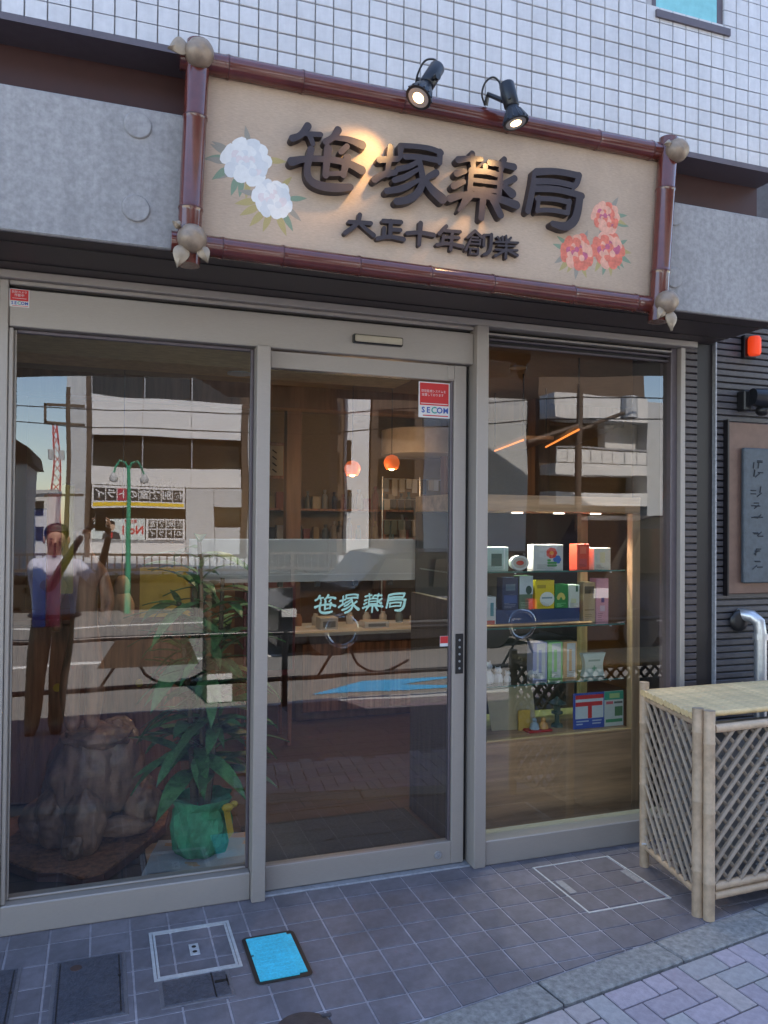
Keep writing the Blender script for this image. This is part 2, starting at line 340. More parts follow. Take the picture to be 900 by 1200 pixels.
def sheer(name, col, a):
    m = mat(name, col, .8, 0, .15, 20); t = m.node_tree; b = t.nodes['Principled BSDF']; o = t.nodes['Material Output']
    tr = _n(t, 'BsdfTransparent'); mx = _n(t, 'MixShader'); mx.inputs[0].default_value = a; t.links.new(tr.outputs[0], mx.inputs[1]); t.links.new(b.outputs[0], mx.inputs[2]); t.links.new(mx.outputs[0], o.inputs[0]); return m
M['bblue'] = sheer('sheer blue cloth', (.03, .06, .34), .42); M['bred'] = sheer('sheer crimson cloth', (.42, .02, .06), .42); M['byel'] = sheer('sheer mustard cloth', (.42, .32, .03), .42)
GLYPHS = {'sasa':[[[0.633,2.775,0.0129],[0.61,2.739,0.01],[0.581,2.725,0.0116]],[[0.625,2.748,0.0081],[0.677,2.754,0.0091]],[[0.639,2.748,0.0098],[0.651,2.719,0.0085]],[[0.738,2.78,0.0132],[0.722,2.752,0.0102],[0.695,2.733,0.0111]],[[0.73,2.752,0.0086],[0.773,2.756,0.0103],[0.824,2.744,0.0149]],[[0.77,2.73,0.0097],[0.749,2.708,0.0099]],[[0.579,2.647,0.0148],[0.622,2.664,0.0101],[0.701,2.676,0.0108],[0.774,2.675,0.012],[0.823,2.657,0.0155]],[[0.645,2.699,0.012],[0.637,2.664,0.0114],[0.63,2.618,0.0116],[0.643,2.59,0.013],[0.682,2.579,0.015],[0.742,2.583,0.0155],[0.783,2.593,0.0117]],[[0.704,2.712,0.0138],[0.7,2.671,0.0121],[0.696,2.619,0.0108]],[[0.772,2.691,0.0133],[0.764,2.659,0.012],[0.758,2.629,0.0099]],[[0.701,2.625,0.0082],[0.758,2.636,0.0083]]],'tsuka':[[[0.887,2.703,0.0112],[0.953,2.717,0.0103]],[[0.928,2.755,0.0106],[0.922,2.706,0.0096],[0.917,2.656,0.01]],[[0.87,2.632,0.0119],[0.903,2.657,0.0106],[0.944,2.668,0.0107]],[[0.965,2.763,0.0121],[0.963,2.724,0.0076]],[[0.966,2.766,0.0097],[1.021,2.773,0.0091],[1.079,2.775,0.0099],[1.118,2.766,0.0106]],[[1.114,2.769,0.011],[1.113,2.73,0.01]],[[0.983,2.73,0.0107],[1.036,2.738,0.0094],[1.099,2.737,0.011]],[[1.033,2.721,0.0084],[0.994,2.695,0.0094],[0.956,2.682,0.0103]],[[1.033,2.731,0.0102],[1.044,2.692,0.0109],[1.051,2.653,0.0123],[1.034,2.61,0.0133],[0.995,2.579,0.0138],[0.952,2.568,0.0124]],[[1.029,2.692,0.007],[0.983,2.658,0.0104],[0.943,2.641,0.01]],[[1.033,2.655,0.007],[0.973,2.615,0.0124],[0.915,2.599,0.0113]],[[1.1,2.692,0.0124],[1.071,2.673,0.0106]],[[1.051,2.67,0.0088],[1.08,2.631,0.0149],[1.123,2.603,0.0185]]],'kusuri':[[[1.186,2.752,0.013],[1.223,2.763,0.0101],[1.276,2.769,0.0092]],[[1.24,2.783,0.0113],[1.245,2.736,0.0094]],[[1.311,2.762,0.0117],[1.357,2.764,0.0104],[1.409,2.762,0.0132]],[[1.37,2.784,0.0105],[1.356,2.743,0.01]],[[1.179,2.702,0.0126],[1.211,2.715,0.0097]],[[1.168,2.655,0.0126],[1.207,2.676,0.009]],[[1.412,2.72,0.0124],[1.373,2.697,0.0104]],[[1.375,2.68,0.013],[1.402,2.663,0.0172]],[[1.237,2.723,0.0098],[1.232,2.648,0.0105]],[[1.355,2.726,0.0111],[1.349,2.649,0.0104]],[[1.235,2.718,0.0102],[1.299,2.729,0.0103],[1.355,2.721,0.0104]],[[1.293,2.747,0.0099],[1.292,2.73,0.0092]],[[1.239,2.688,0.008],[1.348,2.693,0.0081]],[[1.235,2.657,0.0084],[1.348,2.662,0.0085]],[[1.154,2.608,0.0136],[1.206,2.631,0.0108],[1.281,2.64,0.0117],[1.358,2.635,0.0134],[1.42,2.623,0.0158]],[[1.288,2.657,0.0132],[1.278,2.555,0.0113]],[[1.226,2.627,0.0167],[1.189,2.57,0.0054]],[[1.323,2.634,0.0154],[1.356,2.577,0.0134]]],'kyoku':[[[1.505,2.759,0.0141],[1.579,2.774,0.0124],[1.645,2.775,0.0125],[1.685,2.773,0.013]],[[1.688,2.775,0.0122],[1.679,2.741,0.0114],[1.662,2.723,0.0086]],[[1.497,2.722,0.0122],[1.58,2.736,0.0116],[1.666,2.731,0.011]],[[1.495,2.757,0.0084],[1.49,2.721,0.0084]],[[1.491,2.714,0.0106],[1.483,2.667,0.0122],[1.469,2.608,0.0117]],[[1.491,2.694,0.0125],[1.58,2.707,0.0124],[1.646,2.704,0.0125],[1.7,2.698,0.013]],[[1.692,2.696,0.015],[1.684,2.639,0.0158],[1.669,2.596,0.0165],[1.63,2.568,0.0171],[1.575,2.575,0.0119]],[[1.515,2.666,0.008],[1.508,2.613,0.0084]],[[1.507,2.659,0.0095],[1.58,2.67,0.0097],[1.646,2.665,0.0102]],[[1.646,2.671,0.009],[1.638,2.623,0.009]],[[1.508,2.616,0.0084],[1.572,2.627,0.0093],[1.638,2.624,0.0093]]],'dai':[[[0.785,2.479,0.0072],[0.863,2.485,0.0073]],[[0.823,2.509,0.0077],[0.818,2.479,0.0068],[0.77,2.439,0.0076]],[[0.82,2.479,0.006],[0.873,2.445,0.0085]]],'sei':[[[0.908,2.499,0.0078],[0.974,2.504,0.0079]],[[0.936,2.503,0.0074],[0.934,2.449,0.0074]],[[0.938,2.473,0.007],[0.972,2.476,0.007]],[[0.912,2.476,0.0062],[0.91,2.448,0.0062]],[[0.887,2.435,0.0073],[0.93,2.449,0.007],[0.984,2.445,0.0087]]],'ju':[[[0.997,2.468,0.0071],[1.045,2.478,0.0072],[1.098,2.475,0.0085]],[[1.048,2.51,0.0088],[1.043,2.433,0.0067]]],'nen':[[[1.147,2.513,0.0069],[1.119,2.482,0.0068]],[[1.14,2.496,0.006],[1.202,2.5,0.006]],[[1.135,2.472,0.0056],[1.197,2.478,0.0056]],[[1.137,2.478,0.0055],[1.132,2.45,0.0055]],[[1.111,2.442,0.0064],[1.153,2.454,0.006],[1.212,2.448,0.0074]],[[1.171,2.497,0.0064],[1.165,2.431,0.0064]]],'so':[[[1.26,2.511,0.0052],[1.23,2.483,0.0052]],[[1.26,2.511,0.0057],[1.288,2.492,0.0057]],[[1.248,2.487,0.0035],[1.273,2.488,0.0035]],[[1.242,2.475,0.0035],[1.282,2.479,0.0035]],[[1.243,2.463,0.0035],[1.28,2.466,0.0035]],[[1.244,2.48,0.0039],[1.224,2.437,0.0052]],[[1.282,2.482,0.0039],[1.28,2.463,0.0039]],[[1.242,2.445,0.0033],[1.274,2.447,0.0033]],[[1.242,2.445,0.0039],[1.242,2.426,0.0039]],[[1.274,2.447,0.0039],[1.272,2.429,0.0039]],[[1.241,2.426,0.0033],[1.273,2.429,0.0033]],[[1.297,2.501,0.0053],[1.295,2.462,0.0053]],[[1.327,2.507,0.0062],[1.324,2.442,0.0066],[1.297,2.43,0.0057]],[[1.295,2.501,0.004],[1.329,2.506,0.004]]],'gyo':[[[1.372,2.505,0.004],[1.374,2.489,0.004]],[[1.387,2.51,0.004],[1.388,2.491,0.004]],[[1.352,2.501,0.004],[1.361,2.491,0.004]],[[1.407,2.506,0.004],[1.397,2.493,0.004]],[[1.343,2.482,0.004],[1.437,2.491,0.004]],[[1.353,2.47,0.0033],[1.422,2.476,0.0034]],[[1.345,2.454,0.004],[1.434,2.462,0.0041]],[[1.388,2.491,0.0045],[1.386,2.428,0.0058]],[[1.381,2.454,0.004],[1.343,2.431,0.0058]],[[1.393,2.456,0.004],[1.433,2.444,0.0063]]]}
def glyph_mesh(strokes, step=.0022, depth=.033, flat=False):
    """union of tapered strokes -> one clean outline (marching squares) -> a solid letter facing -y, front at y=0"""
    P = [p for s in strokes for p in s]
    x0 = min(p[0]-p[2] for p in P)-.006; x1 = max(p[0]+p[2] for p in P)+.006; z0 = min(p[1]-p[2] for p in P)-.006; z1 = max(p[1]+p[2] for p in P)+.006
    nx = int((x1-x0)/step)+2; nz = int((z1-z0)/step)+2
    segs = []
    for s in strokes:
        # round the corners of each stroke a little
        q = [tuple(s[0])]
        for a, b in zip(s, s[1:]):
            q.append(tuple((a[i]+b[i])/2 for i in range(3)))
            q.append(tuple(b))
        if len(s) > 2:
            q2 = [s[0]]
            for i in range(1, len(s)-1):
                a, b, c = s[i-1], s[i], s[i+1]
                for t in (.15, .38, .62, .85):
                    m1 = [(a[k]+b[k])/2 for k in range(3)]; m2 = [(b[k]+c[k])/2 for k in range(3)]
                    q2.append(tuple((1-t)**2*m1[k] + 2*t*(1-t)*b[k] + t*t*m2[k] for k in range(3)))
            q2.append(s[-1]); q = q2
        segs += list(zip(q, q[1:]))
    import numpy as np
    gx, gz = np.meshgrid(x0+np.arange(nx)*step, z0+np.arange(nz)*step, indexing='ij')
    D = np.full(gx.shape, 1e3)
    for a, b in segs:
        dx, dz = b[0]-a[0], b[1]-a[1]; L = dx*dx+dz*dz or 1e-9
        t = np.clip(((gx-a[0])*dx+(gz-a[1])*dz)/L, 0, 1)
        D = np.minimum(D, np.hypot(gx-a[0]-t*dx, gz-a[1]-t*dz) - (a[2]+(b[2]-a[2])*t))
    key = {}; vs_ = []; fs = []
    def vert(k, x, z):
        if k not in key: key[k] = len(vs_); vs_.append((x, z))
        return key[k]
    inside = D < 0
    for i in range(nx-1):
        for j in range(nz-1):
            cs = [(i, j), (i+1, j), (i+1, j+1), (i, j+1)]
            ins = [bool(inside[c]) for c in cs]
            if not any(ins): continue
            poly = []
            for k in range(4):
                c, d = cs[k], cs[(k+1) % 4]
                if ins[k]: poly.append(vert(c, gx[c], gz[c]))
                if ins[k] != ins[(k+1) % 4]:
                    t = D[c]/(D[c]-D[d]); poly.append(vert((min(c, d), max(c, d)), gx[c]+(gx[d]-gx[c])*t, gz[c]+(gz[d]-gz[c])*t))
            if len(poly) > 2: fs.append(poly)
    cx, cz = (x0+x1)/2, (z0+z1)/2
    bm = bmesh.new()
    bv = [bm.verts.new((x-cx, 0, z-cz)) for x, z in vs_]
    for f in fs:
        try: bm.faces.new([bv[k] for k in f])
        except ValueError: pass
    bm.normal_update()
    if not flat:
        ed = [e for e in bm.edges if len(e.link_faces) == 1]
        r = bmesh.ops.extrude_edge_only(bm, edges=ed)
        for g in r['geom']:
            if isinstance(g, bmesh.types.BMVert): g.co.y += depth
    bmesh.ops.dissolve_limit(bm, angle_limit=.01, verts=bm.verts[:], edges=bm.edges[:])
    bmesh.ops.recalc_face_normals(bm, faces=bm.faces[:])
    bmesh.ops.triangulate(bm, faces=[f for f in bm.faces if len(f.verts) > 4])
    me = bpy.data.meshes.new('letter'); bm.to_mesh(me); bm.free()
    return me, (cx, cz), (x1-x0-.012, z1-z0-.012)
# ================================================================ ground
KS = .157                                   # slope of the stone kerb against the shop front
def kerb_in(x): return -.907 + (x-.867)*KS
apron = MB().prism([(-1.6, kerb_in(-1.6)+.001), (4.2, kerb_in(4.2)+.001), (4.2, .12), (-1.6, .12)], 'z', -.06, -.003).build('apron', 'grout', kind='structure')
PT = .1325
def clip_poly(poly):
    """keep the part of a tile on the shop side of the kerb"""
    out = []
    n = len(poly)
    for i in range(n):
        a, b = poly[i], poly[(i+1) % n]; da = a[1]-(kerb_in(a[0])+.004); db = b[1]-(kerb_in(b[0])+.004)
        if da >= 0: out.append(a)
        if (da >= 0) != (db >= 0): t = da/(da-db); out.append((a[0]+(b[0]-a[0])*t, a[1]+(b[1]-a[1])*t))
    return out
full = None; g = .0034
for i in range(-9, 27):
    for j in range(0, 12):
        x0 = -.282 + i*PT; y1 = -.10 - (j-1)*PT; x1 = x0+PT; y0 = y1-PT
        if j == 0: y1 = .02
        poly = clip_poly([(x0+g, y0+g), (x1-g, y0+g), (x1-g, y1-g), (x0+g, y1-g)])
        if len(poly) < 3: continue
        if x0 > -.125 and x1 < .10 and y1 < -.24 and y0 > -.59: continue
        whole = j > 0 and len(poly) == 4 and abs(poly[0][1]-y0-g) < 1e-6 and abs(poly[1][1]-y0-g) < 1e-6
        if whole and full:
            link('floor_tile', full, ((x0+x1)/2, (y0+y1)/2, -.012), apron, rot=(random.uniform(-.002, .002), random.uniform(-.002, .002), 0)); continue
        mb = MB()
        if whole: mb.bbox(x0+g, x1-g, y0+g, y1-g, -.012, 0, .0016)
        else: mb.prism(poly, 'z', -.012, 0)
        o = mb.build('floor_tile', 'ftile', apron)
        if whole: full = o.data
# stone kerb between the apron and the pavement
kerb = MB().add([(-2.2, kerb_in(-2.2)-.14, -.07), (4.2, kerb_in(4.2)-.14, -.07), (4.2, kerb_in(4.2), -.07), (-2.2, kerb_in(-2.2), -.07), (-2.2, kerb_in(-2.2)-.138, -.012), (4.2, kerb_in(4.2)-.138, -.012), (4.2, kerb_in(4.2)-.002, -.012), (-2.2, kerb_in(-2.2)-.002, -.012)],
    [(0,3,2,1),(4,5,6,7),(0,1,5,4),(1,2,6,5),(2,3,7,6),(3,0,4,7)]).build('kerb', 'sand', kind='structure')
ANG = math.atan(KS); KO = Vector((.867, -.907, 0))
def kp(u, v, z=0): return (KO.x + u*cos(ANG) + v*sin(ANG), KO.y + u*sin(ANG) - v*cos(ANG), z)   # u along the kerb, v out towards the road
stone = MB().bbox(-.2565, .2565, -.066, .066, -.05, .002, .006).build('kerb_stone', 'kerb', kerb, origin=(0, 0, 0))
k = 0
for u in [x*.52 for x in range(-5, 7)]:
    loc = kp(u - .06 + .26 + .0, .068, random.uniform(-.001, .0012))
    if k == 0: stone.location = Vector(loc) - WP[kerb.name]; stone.rotation_euler = (0, 0, ANG); k = 1
    else: link('kerb_stone', stone.data, loc, kerb, rot=(random.uniform(-.004, .004), 0, ANG))
# brick pavement falling gently to the road
def pz(v): return -.004 - max(0, v-.14)*.075
def pv_(x, y): return (KO.y + (x-KO.x)*KS - y)*cos(ANG)          # distance out from the kerb line
def pp_(x, y): return (x, y, pz(pv_(x, y))-.012)
pave = MB().add([pp_(-7, kerb_in(-7)-.139), pp_(13, kerb_in(13)-.139), pp_(13, -4.2), pp_(-7, -4.2)], [(0, 1, 2, 3)]).build('pavement', 'pavefar', kind='structure')
a = .0815; brick = {}
for ix in range(-2, 30):
    for iy in range(0, 12):
        c = (ix-iy) % 4
        if c not in (0, 3) and not (c == 2 and iy == 0): continue
        w_, h_ = (2*a, a) if c == 0 else ((a, a) if c == 2 else (a, 2*a))
        u, v = -.05 + ix*a + w_/2, .145 + iy*a + h_/2
        p = kp(u, v, pz(v)+.004)
        if p[0] > 3.3 or p[1] < -1.75: continue
        q = random.choice([0, 0, 0, 1, 1, 2])
        if (c, q) not in brick:
            o = MB().bbox(-w_/2+.0022, w_/2-.0022, -h_/2+.0022, h_/2-.0022, -.03, 0, .003).build('paving_brick', PAV[q], pave, origin=(0, 0, 0))
            brick[(c, q)] = o.data; o.location = Vector(p)-WP[pave.name]; o.rotation_euler = (.072, 0, ANG)
        else: link('paving_brick', brick[(c, q)], p, pave, rot=(.072+random.uniform(-.006, .006), random.uniform(-.006, .006), ANG))

# road side behind the photographer (seen in the shop glass)
MB().box(-60, 70, -4.36, -4.2, -.42, -.272).build('road_kerb', 'bgrey', kind='structure')
MB().box(-90, 110, -120, -4.36, -.6, -.40).build('road', 'asphalt', kind='structure')
for y, wd in ((-7.8, .15), (-11.65, .15)): MB().box(-60, 70, y-wd/2, y+wd/2, -.40, -.396).build('lane_line', 'line', kind='structure')
MB().add([(2.15, -5.13, -.395), (2.9, -5.08, -.395), (4.2, -5.08, -.395), (3.25, -5.36, -.395), (4.2, -5.64, -.395), (2.9, -5.64, -.395)], [(0, 1, 2, 3), (0, 3, 4, 5)]).build('cycle_mark', 'bluepaint', label='bright blue arrow feather painted on the road by the guardrail', cat='road marking')
MB().box(-90, 110, -38, -14.6, -.40, -.28).build('far_pavement', 'bgrey', kind='structure')

# ================================================================ the pharmacy building
B = thing('pharmacy_building', 'white tiled shop building with a grey stone fascia and dark recess', 'building', (1.2, 4, 0))
up_wall = MB().box(-7, 2.745, -.408, 9, 2.99, 4.9).build('upper_wall', 'joint_dark', B)
TPX, TPZ = .0655, .0637
bmk = MB().bbox(-.0308, .0308, 0, .016, 0, .0601, .0022)
tile0 = None; rest = MB(); shown = []
zt = lambda r: 2.9895 + r*TPZ
def project(P):
    d = Vector(P)-CAM; return 450+F_PX*d.dot(rt2)/d.dot(fw), 600-F_PX*d.dot(up2)/d.dot(fw)
grid = []
for c_ in range(-14, 45):
    for r_ in range(0, 29):
        x = -.2420 + c_*TPX; z = zt(r_)
        if x + TPX > 2.745: continue
        if z > 3.535 and z < 4.30 and 2.08 < x+TPX/2 < 2.475: continue      # the upstairs window
        grid.append((x, z))
grid.sort(key=lambda q: (q[1]-3.0)*1.6 + abs(q[0]-1.3)*.55 - (0.9 if q[0] > .3 else 0) + (9 if q[0] < -.36 else 0))
for n_, (x, z) in enumerate(grid):
    if n_ < 300:
        loc = (x+TPX/2, -.4195+random.uniform(-.0006, .0006), z+.0018)
        if tile0 is None:
            o = bmk.build('wall_tile', 'white_tile', up_wall, origin=(0, 0, 0)); o.location = Vector(loc)-WP[up_wall.name]; tile0 = o.data
        else: link('wall_tile', tile0, loc, up_wall, rot=(random.uniform(-.006, .006), 0, random.uniform(-.006, .006)))
    else: rest.box(x+.0023, x+TPX-.0023, -.4195, -.404, z+.0018, z+.0619)
rest.build('wall_tiles', 'white_tile', up_wall, kind='stuff')
# upstairs window, set into the tiles
uw = MB().box(2.094, 2.47, -.43, -.40, 3.515, 3.545).build('window', 'ledge', B)
f = MB()
f.box(2.085, 2.105, -.4095, -.33, 3.545, 4.3); f.box(2.415, 2.475, -.4096, -.33, 3.545, 4.3); f.box(2.105, 2.415, -.4094, -.33, 4.28, 4.3)
f.build('window_frame', 'ledge', uw)
MB().box(2.105, 2.415, -.4088, -.4080, 3.545, 4.28).build('pane', mat('glass painted with sky reflection', (.20, .55, .58), .12, 0, .1, 20, spec=.8), uw)  # cyan base colour stands in for the sky's reflection
MB().box(-7, 2.75, -.432, -.28, 2.966, 2.9885).build('ledge', 'ledge', B)
MB().box(-7, 2.75, -.29, -.2, 2.76, 2.966).build('recess_panel', 'recess', B)
fas = MB().bbox(-7, 2.747, -.42, -.29, 2.331, 2.776, .004).build('fascia', 'fascia', B)
for x, z in ((.094, 2.717), (.092, 2.449), (2.19, 2.72), (2.187, 2.464), (-.62, 2.717), (-.62, 2.449)):
    o = MB().lathe([(.002, 0), (.043, 0), (.043, .003), (.040, .006), (.002, .0065)], (0, 0, 0), 28).build('bolt_cap', 'fascia', fas, smooth=True, origin=(0, 0, 0))
    o.location = Vector((x, -.4205, z))-WP[fas.name]; o.rotation_euler = (pi/2, 0, 0)
MB().box(-7, 2.747, -.418, .11, 2.327, 2.3305).build('soffit', 'soffit', B)
for y in (-.33, -.12): MB().box(-1.2, 2.74, y-.003, y+.003, 2.323, 2.327).build('soffit_joint', 'darkpanel', B)
MB().box(-7, 2.747, -.29, .11, 2.3305, 2.76).build('soffit_box', 'darkpanel', B)
MB().box(-7, -.36, -.0, .5, 0, 2.326).build('side_wall', 'rib', B)
# ribbed dark pier beside the show window
pier = MB().box(2.608, 2.683, .022, .4, 0, 2.326).build('pier', 'darkpanel', B)
rb = MB(); z = .005
while z < 2.30: rb.bbox(2.609, 2.682, .004, .024, z, z+.027, .003); z += .0325
rb.build('ribbed_tiles', 'rib', pier, kind='stuff')
MB().box(2.683, 2.775, .010, .4, 0, 2.326).build('dark_panel', 'darkpanel', B)
MB().box(2.7755, 2.783, -.012, .4, 0, 2.9).build('corner_trim', 'dullsteel', B)
# shop room
R_ = thing('shop_room', 'brown panelled shop interior with ochre back wall behind the glass', 'room', (1.5, 2.2, 0), kind='structure')
MB().box(-.7, 4.5, .1, 4.4, -.05, -.002).build('room_floor', 'shopfloor', R_)
MB().box(-.7, 4.5, 4.3, 4.4, 0, 2.5).build('back_wall', 'ochre', R_)
MB().box(-.7, -.6, .5, 4.3, 0, 2.5).build('side_panel', 'brownwood', R_)
MB().box(4.4, 4.5, .1, 4.3, 0, 2.5).build('side_panel', 'ochre', R_)
MB().box(2.776, 4.4, .42, .5, 0, 2.5).build('side_panel', 'brownwood', R_)
MB().box(-.7, 4.5, .11, 4.3, 2.5, 2.6).build('ceiling', 'ceil', R_)
MB().box(-.7, 1.5, .75, 1.0, 2.19, 2.5).build('ceiling_beam', mat('light ochre beam', (.46, .33, .18), .8, 0, .2, 20, .1, 60, (1, 1, 12)), R_)
MB().box(-.7, 4.5, 2.9, 3.05, 2.33, 2.5).build('ceiling_beam', 'brownwood', R_)
for x0, x1, y in ((1.49, 1.615, 3.6), (2.80, 2.93, 3.2), (3.38, 3.52, 2.7)): MB().box(x0, x1, y, y+.12, 0, 2.5).build('column', 'brownwood', R_)
MB().box(1.50, 1.535, .12, .72, 0, 1.10).build('partition', mat('dark stained partition', (.10, .066, .048), .8, 0, .3, 4, .1, 30, (9, 9, .7)), R_)

# ================================================================ shop front
SF = thing('storefront_glazing', 'grey bronze aluminium shop front with fixed panes and sliding door bay', 'shop front', (1.1, .05, 0))
def fr(name, x0, x1, y0, y1, z0, z1, m='frame', b=.0025): return MB().bbox(x0, x1, y0, y1, z0, z1, b).build(name, m, SF)
fr('post', -.345, -.316, -.006, .1, 0, 2.296); fr('post', -.315, -.300, .004, .1, .106, 2.13)
fr('head_rail', -.36, 2.655, -.03, .1, 2.297, 2.325); fr('head_rail', -.314, 1.493, -.004, .1, 2.281, 2.296)
fr('header', -.314, 1.493, 0, .12, 2.134, 2.267); fr('header_slot', -.312, 1.492, .03, .1, 2.2672, 2.2808, 'dark_rebate')
fr('mullion', .558, .610, -.034, .085, 0, 2.1335); fr('mullion', 1.494, 1.549, -.034, .1, 0, 2.2965)
fr('sill', -.3155, .5575, -.004, .1, 0, .105, b=.004); fr('sill', 1.5495, 2.604, -.022, .1, 0, .104, b=.004)
fr('post', 2.577, 2.604, -.006, .1, .1045, 2.2965); fr('post', 2.541, 2.5768, .02, .1, .1045, 2.2965, 'ledge')
for k, z in enumerate((2.272, 2.252, 2.231)): fr('head_bead', 1.5495, 2.5405, .012+.012*k, .06, z, z+.009, 'frame' if k == 0 else 'ledge')
fr('head_rebate', 1.5497, 2.5403, .05, .1, 2.24, 2.296, 'dark_rebate')
MB().box(-.300, .5578, .050, .057, .1055, 2.1335).build('pane', 'pane', SF)
MB().box(1.5492, 2.5408, .050, .057, .1045, 2.2305).build('pane', 'pane', SF)
fr('bead', -.300, -.292, .036, .0495, .106, 2.13); fr('bead', .545, .5575, .036, .0495, .106, 2.13, 'ledge'); fr('bead', -.2915, .5445, .036, .0495, .106, .114); fr('bead', -.2915, .5445, .036, .0495, 2.119, 2.132, 'ledge')
fr('track', .6105, 1.4935, -.004, .09, -.003, .006, 'dullsteel')
fr('door_rebate', 1.4745, 1.4935, .05, .1, .007, 2.1335, 'dark_rebate')
# sliding door
SD = thing('sliding_door', 'automatic sliding glass door with wide bronze aluminium frame', 'door', (1.04, .05, .007))
def dr(name, x0, x1, y0, y1, z0, z1, m='frame', b=.002): return MB().bbox(x0, x1, y0, y1, z0, z1, b).build(name, m, SD)
dr('stile', 1.4165, 1.4735, .028, .072, .009, 2.130); dr('stile', .592, .622, .03, .07, .009, 2.130)
dr('top_rail', .6225, 1.416, .030, .070, 2.062, 2.1295); dr('bottom_rail', .6225, 1.416, .028, .072, .0092, .104)
dr('corner_block', 1.3855, 1.4155, .0255, .0299, 2.066, 2.126)
dr('bead', 1.4045, 1.4162, .038, .062, .1045, 2.0615, 'ledge'); 
MB().box(.6222, 1.4043, .047, .0535, .1042, 2.0618).build('pane', 'pane', SD)
h_ = dr('pull_plate', 1.429, 1.466, .0235, .0279, .812, .982, 'black')
for k in range(5): MB().disc_y((1.4475, .955-.03*k), .005, .0225, .0236, 10).build('print', 'dullsteel', h_)
lk = MB().disc_y((1.355, .055), .016, .022, .0278, 24).build('lock', 'steel', SD)
MB().disc_y((1.355, .055), .006, .0195, .0221, 14).build('keyhole', 'dullsteel', lk)
# sensor over the door
sn = thing('door_sensor', 'flat beige sensor bar on the header above the sliding door', 'sensor', (1.055, -.02, 2.185))
MB().bbox(.948, 1.162, -.022, -.0005, 2.179, 2.215, .004).build('housing', 'black', sn)
MB().bbox(.953, 1.157, -.030, -.0225, 2.183, 2.211, .004).build('cover', mat('cream plastic', (.46, .40, .31), .5, 0, .03), sn)

# ================================================================ neighbour on the far side of the pier
NB = thing('neighbour_building', 'dark grey ribbed tile wall of the building next door', 'building', (4.4, .6, 0))
nw = MB().box(2.784, 6.5, .075, .40, -.02, 4.6).build('wall', 'darkpanel', NB)
rb = MB(); z = .02
while z < 2.75: rb.bbox(2.83, 4.2, .056, .08, z, z+.026, .003); z += .0325
rb.build('ribbed_tiles', 'ribn', nw, kind='stuff')
MB().box(2.784, 2.829, .045, .08, 0, 4.0).build('corner_strip', 'ribn', NB)
MB().box(2.83, 6.5, .05, .08, 2.76, 4.6).build('upper_band', 'ribn', NB)
pq = thing('wall_plaque', 'brown metal plate carrying a slate name board on the ribbed wall', 'plaque', (3.1, .03, 1.12))
MB().bbox(2.895, 3.42, .03, .0555, 1.118, 1.965, .004).build('backplate', 'plaque', pq)
MB().box(2.885, 2.8945, .025, .0555, 1.11, 1.975).build('edge', 'darkpanel', pq)
sl = MB().bbox(2.968, 3.24, .004, .0295, 1.172, 1.838, .006).build('name_board', 'slate', pq)
for k in range(8):                       # worn vertical inscription, no longer legible
    for q in range(4):
        x, z = 3.04+random.uniform(-.02, .03), 1.77-.072*k+random.uniform(-.02, .02); an = random.choice([0, 0, 1.4, .6])
        MB().path([(x-.016*cos(an), .0035, z-.016*sin(an)), (x+.016*cos(an), .0035, z+.016*sin(an))], .003, 5).build('worn_mark', 'slate_d', sl)
rl = thing('signal_lamp', 'glowing red orange cylinder lamp on the ribbed wall', 'lamp', (3.04, -.02, 2.3))
MB().bbox(2.992, 3.068, .03, .0555, 2.289, 2.402, .004).build('base', 'darkpanel', rl)
MB().lathe([(.002, 0), (.025, 0), (.031, .013), (.031, .078), (.025, .092), (.002, .096)], (3.03, .005, 2.297), 20).build('lens', 'redlamp', rl, smooth=True)
cmr = thing('wall_spotlight', 'black and silver wall light fitting above the brown plaque', 'wall light', (3.05, 0, 2.0))
MB().bbox(2.965, 3.01, .0, .0555, 2.02, 2.12, .006).build('bracket', 'black', cmr)
MB().path([(2.99, -.02, 2.085), (3.06, -.03, 2.08), (3.16, -.035, 2.075), (3.2, -.035, 2.075)], [.042, .05, .05, .04], 16).build('barrel', 'blackm', cmr, smooth=True)
MB().ball((3.055, -.02, 2.02), (.034, .034, .026), 12, 8).build('pivot', 'black', cmr, smooth=True)
pp = thing('vent_pipe', 'bright steel standpipe bending into the wall behind the bamboo fence', 'pipe', (3.0, -.02, 0))
MB().path([(3.035, -.03, 0), (3.035, -.03, .93), (3.03, -.025, .985), (3.012, -.0, 1.01), (2.99, .03, 1.015), (2.98, .054, 1.015)], [.029, .029, .03, .031, .031, .031], 18).build('tube', 'steel', pp, smooth=True)
MB().lathe([(.03, 0), (.035, .0), (.035, .03), (.03, .03)], (3.035, -.03, .9), 18).build('collar', 'steel', pp)
MB().ball((2.965, .035, .985), (.055, .02, .055), 14, 8).build('flange', 'black', pp, smooth=True)
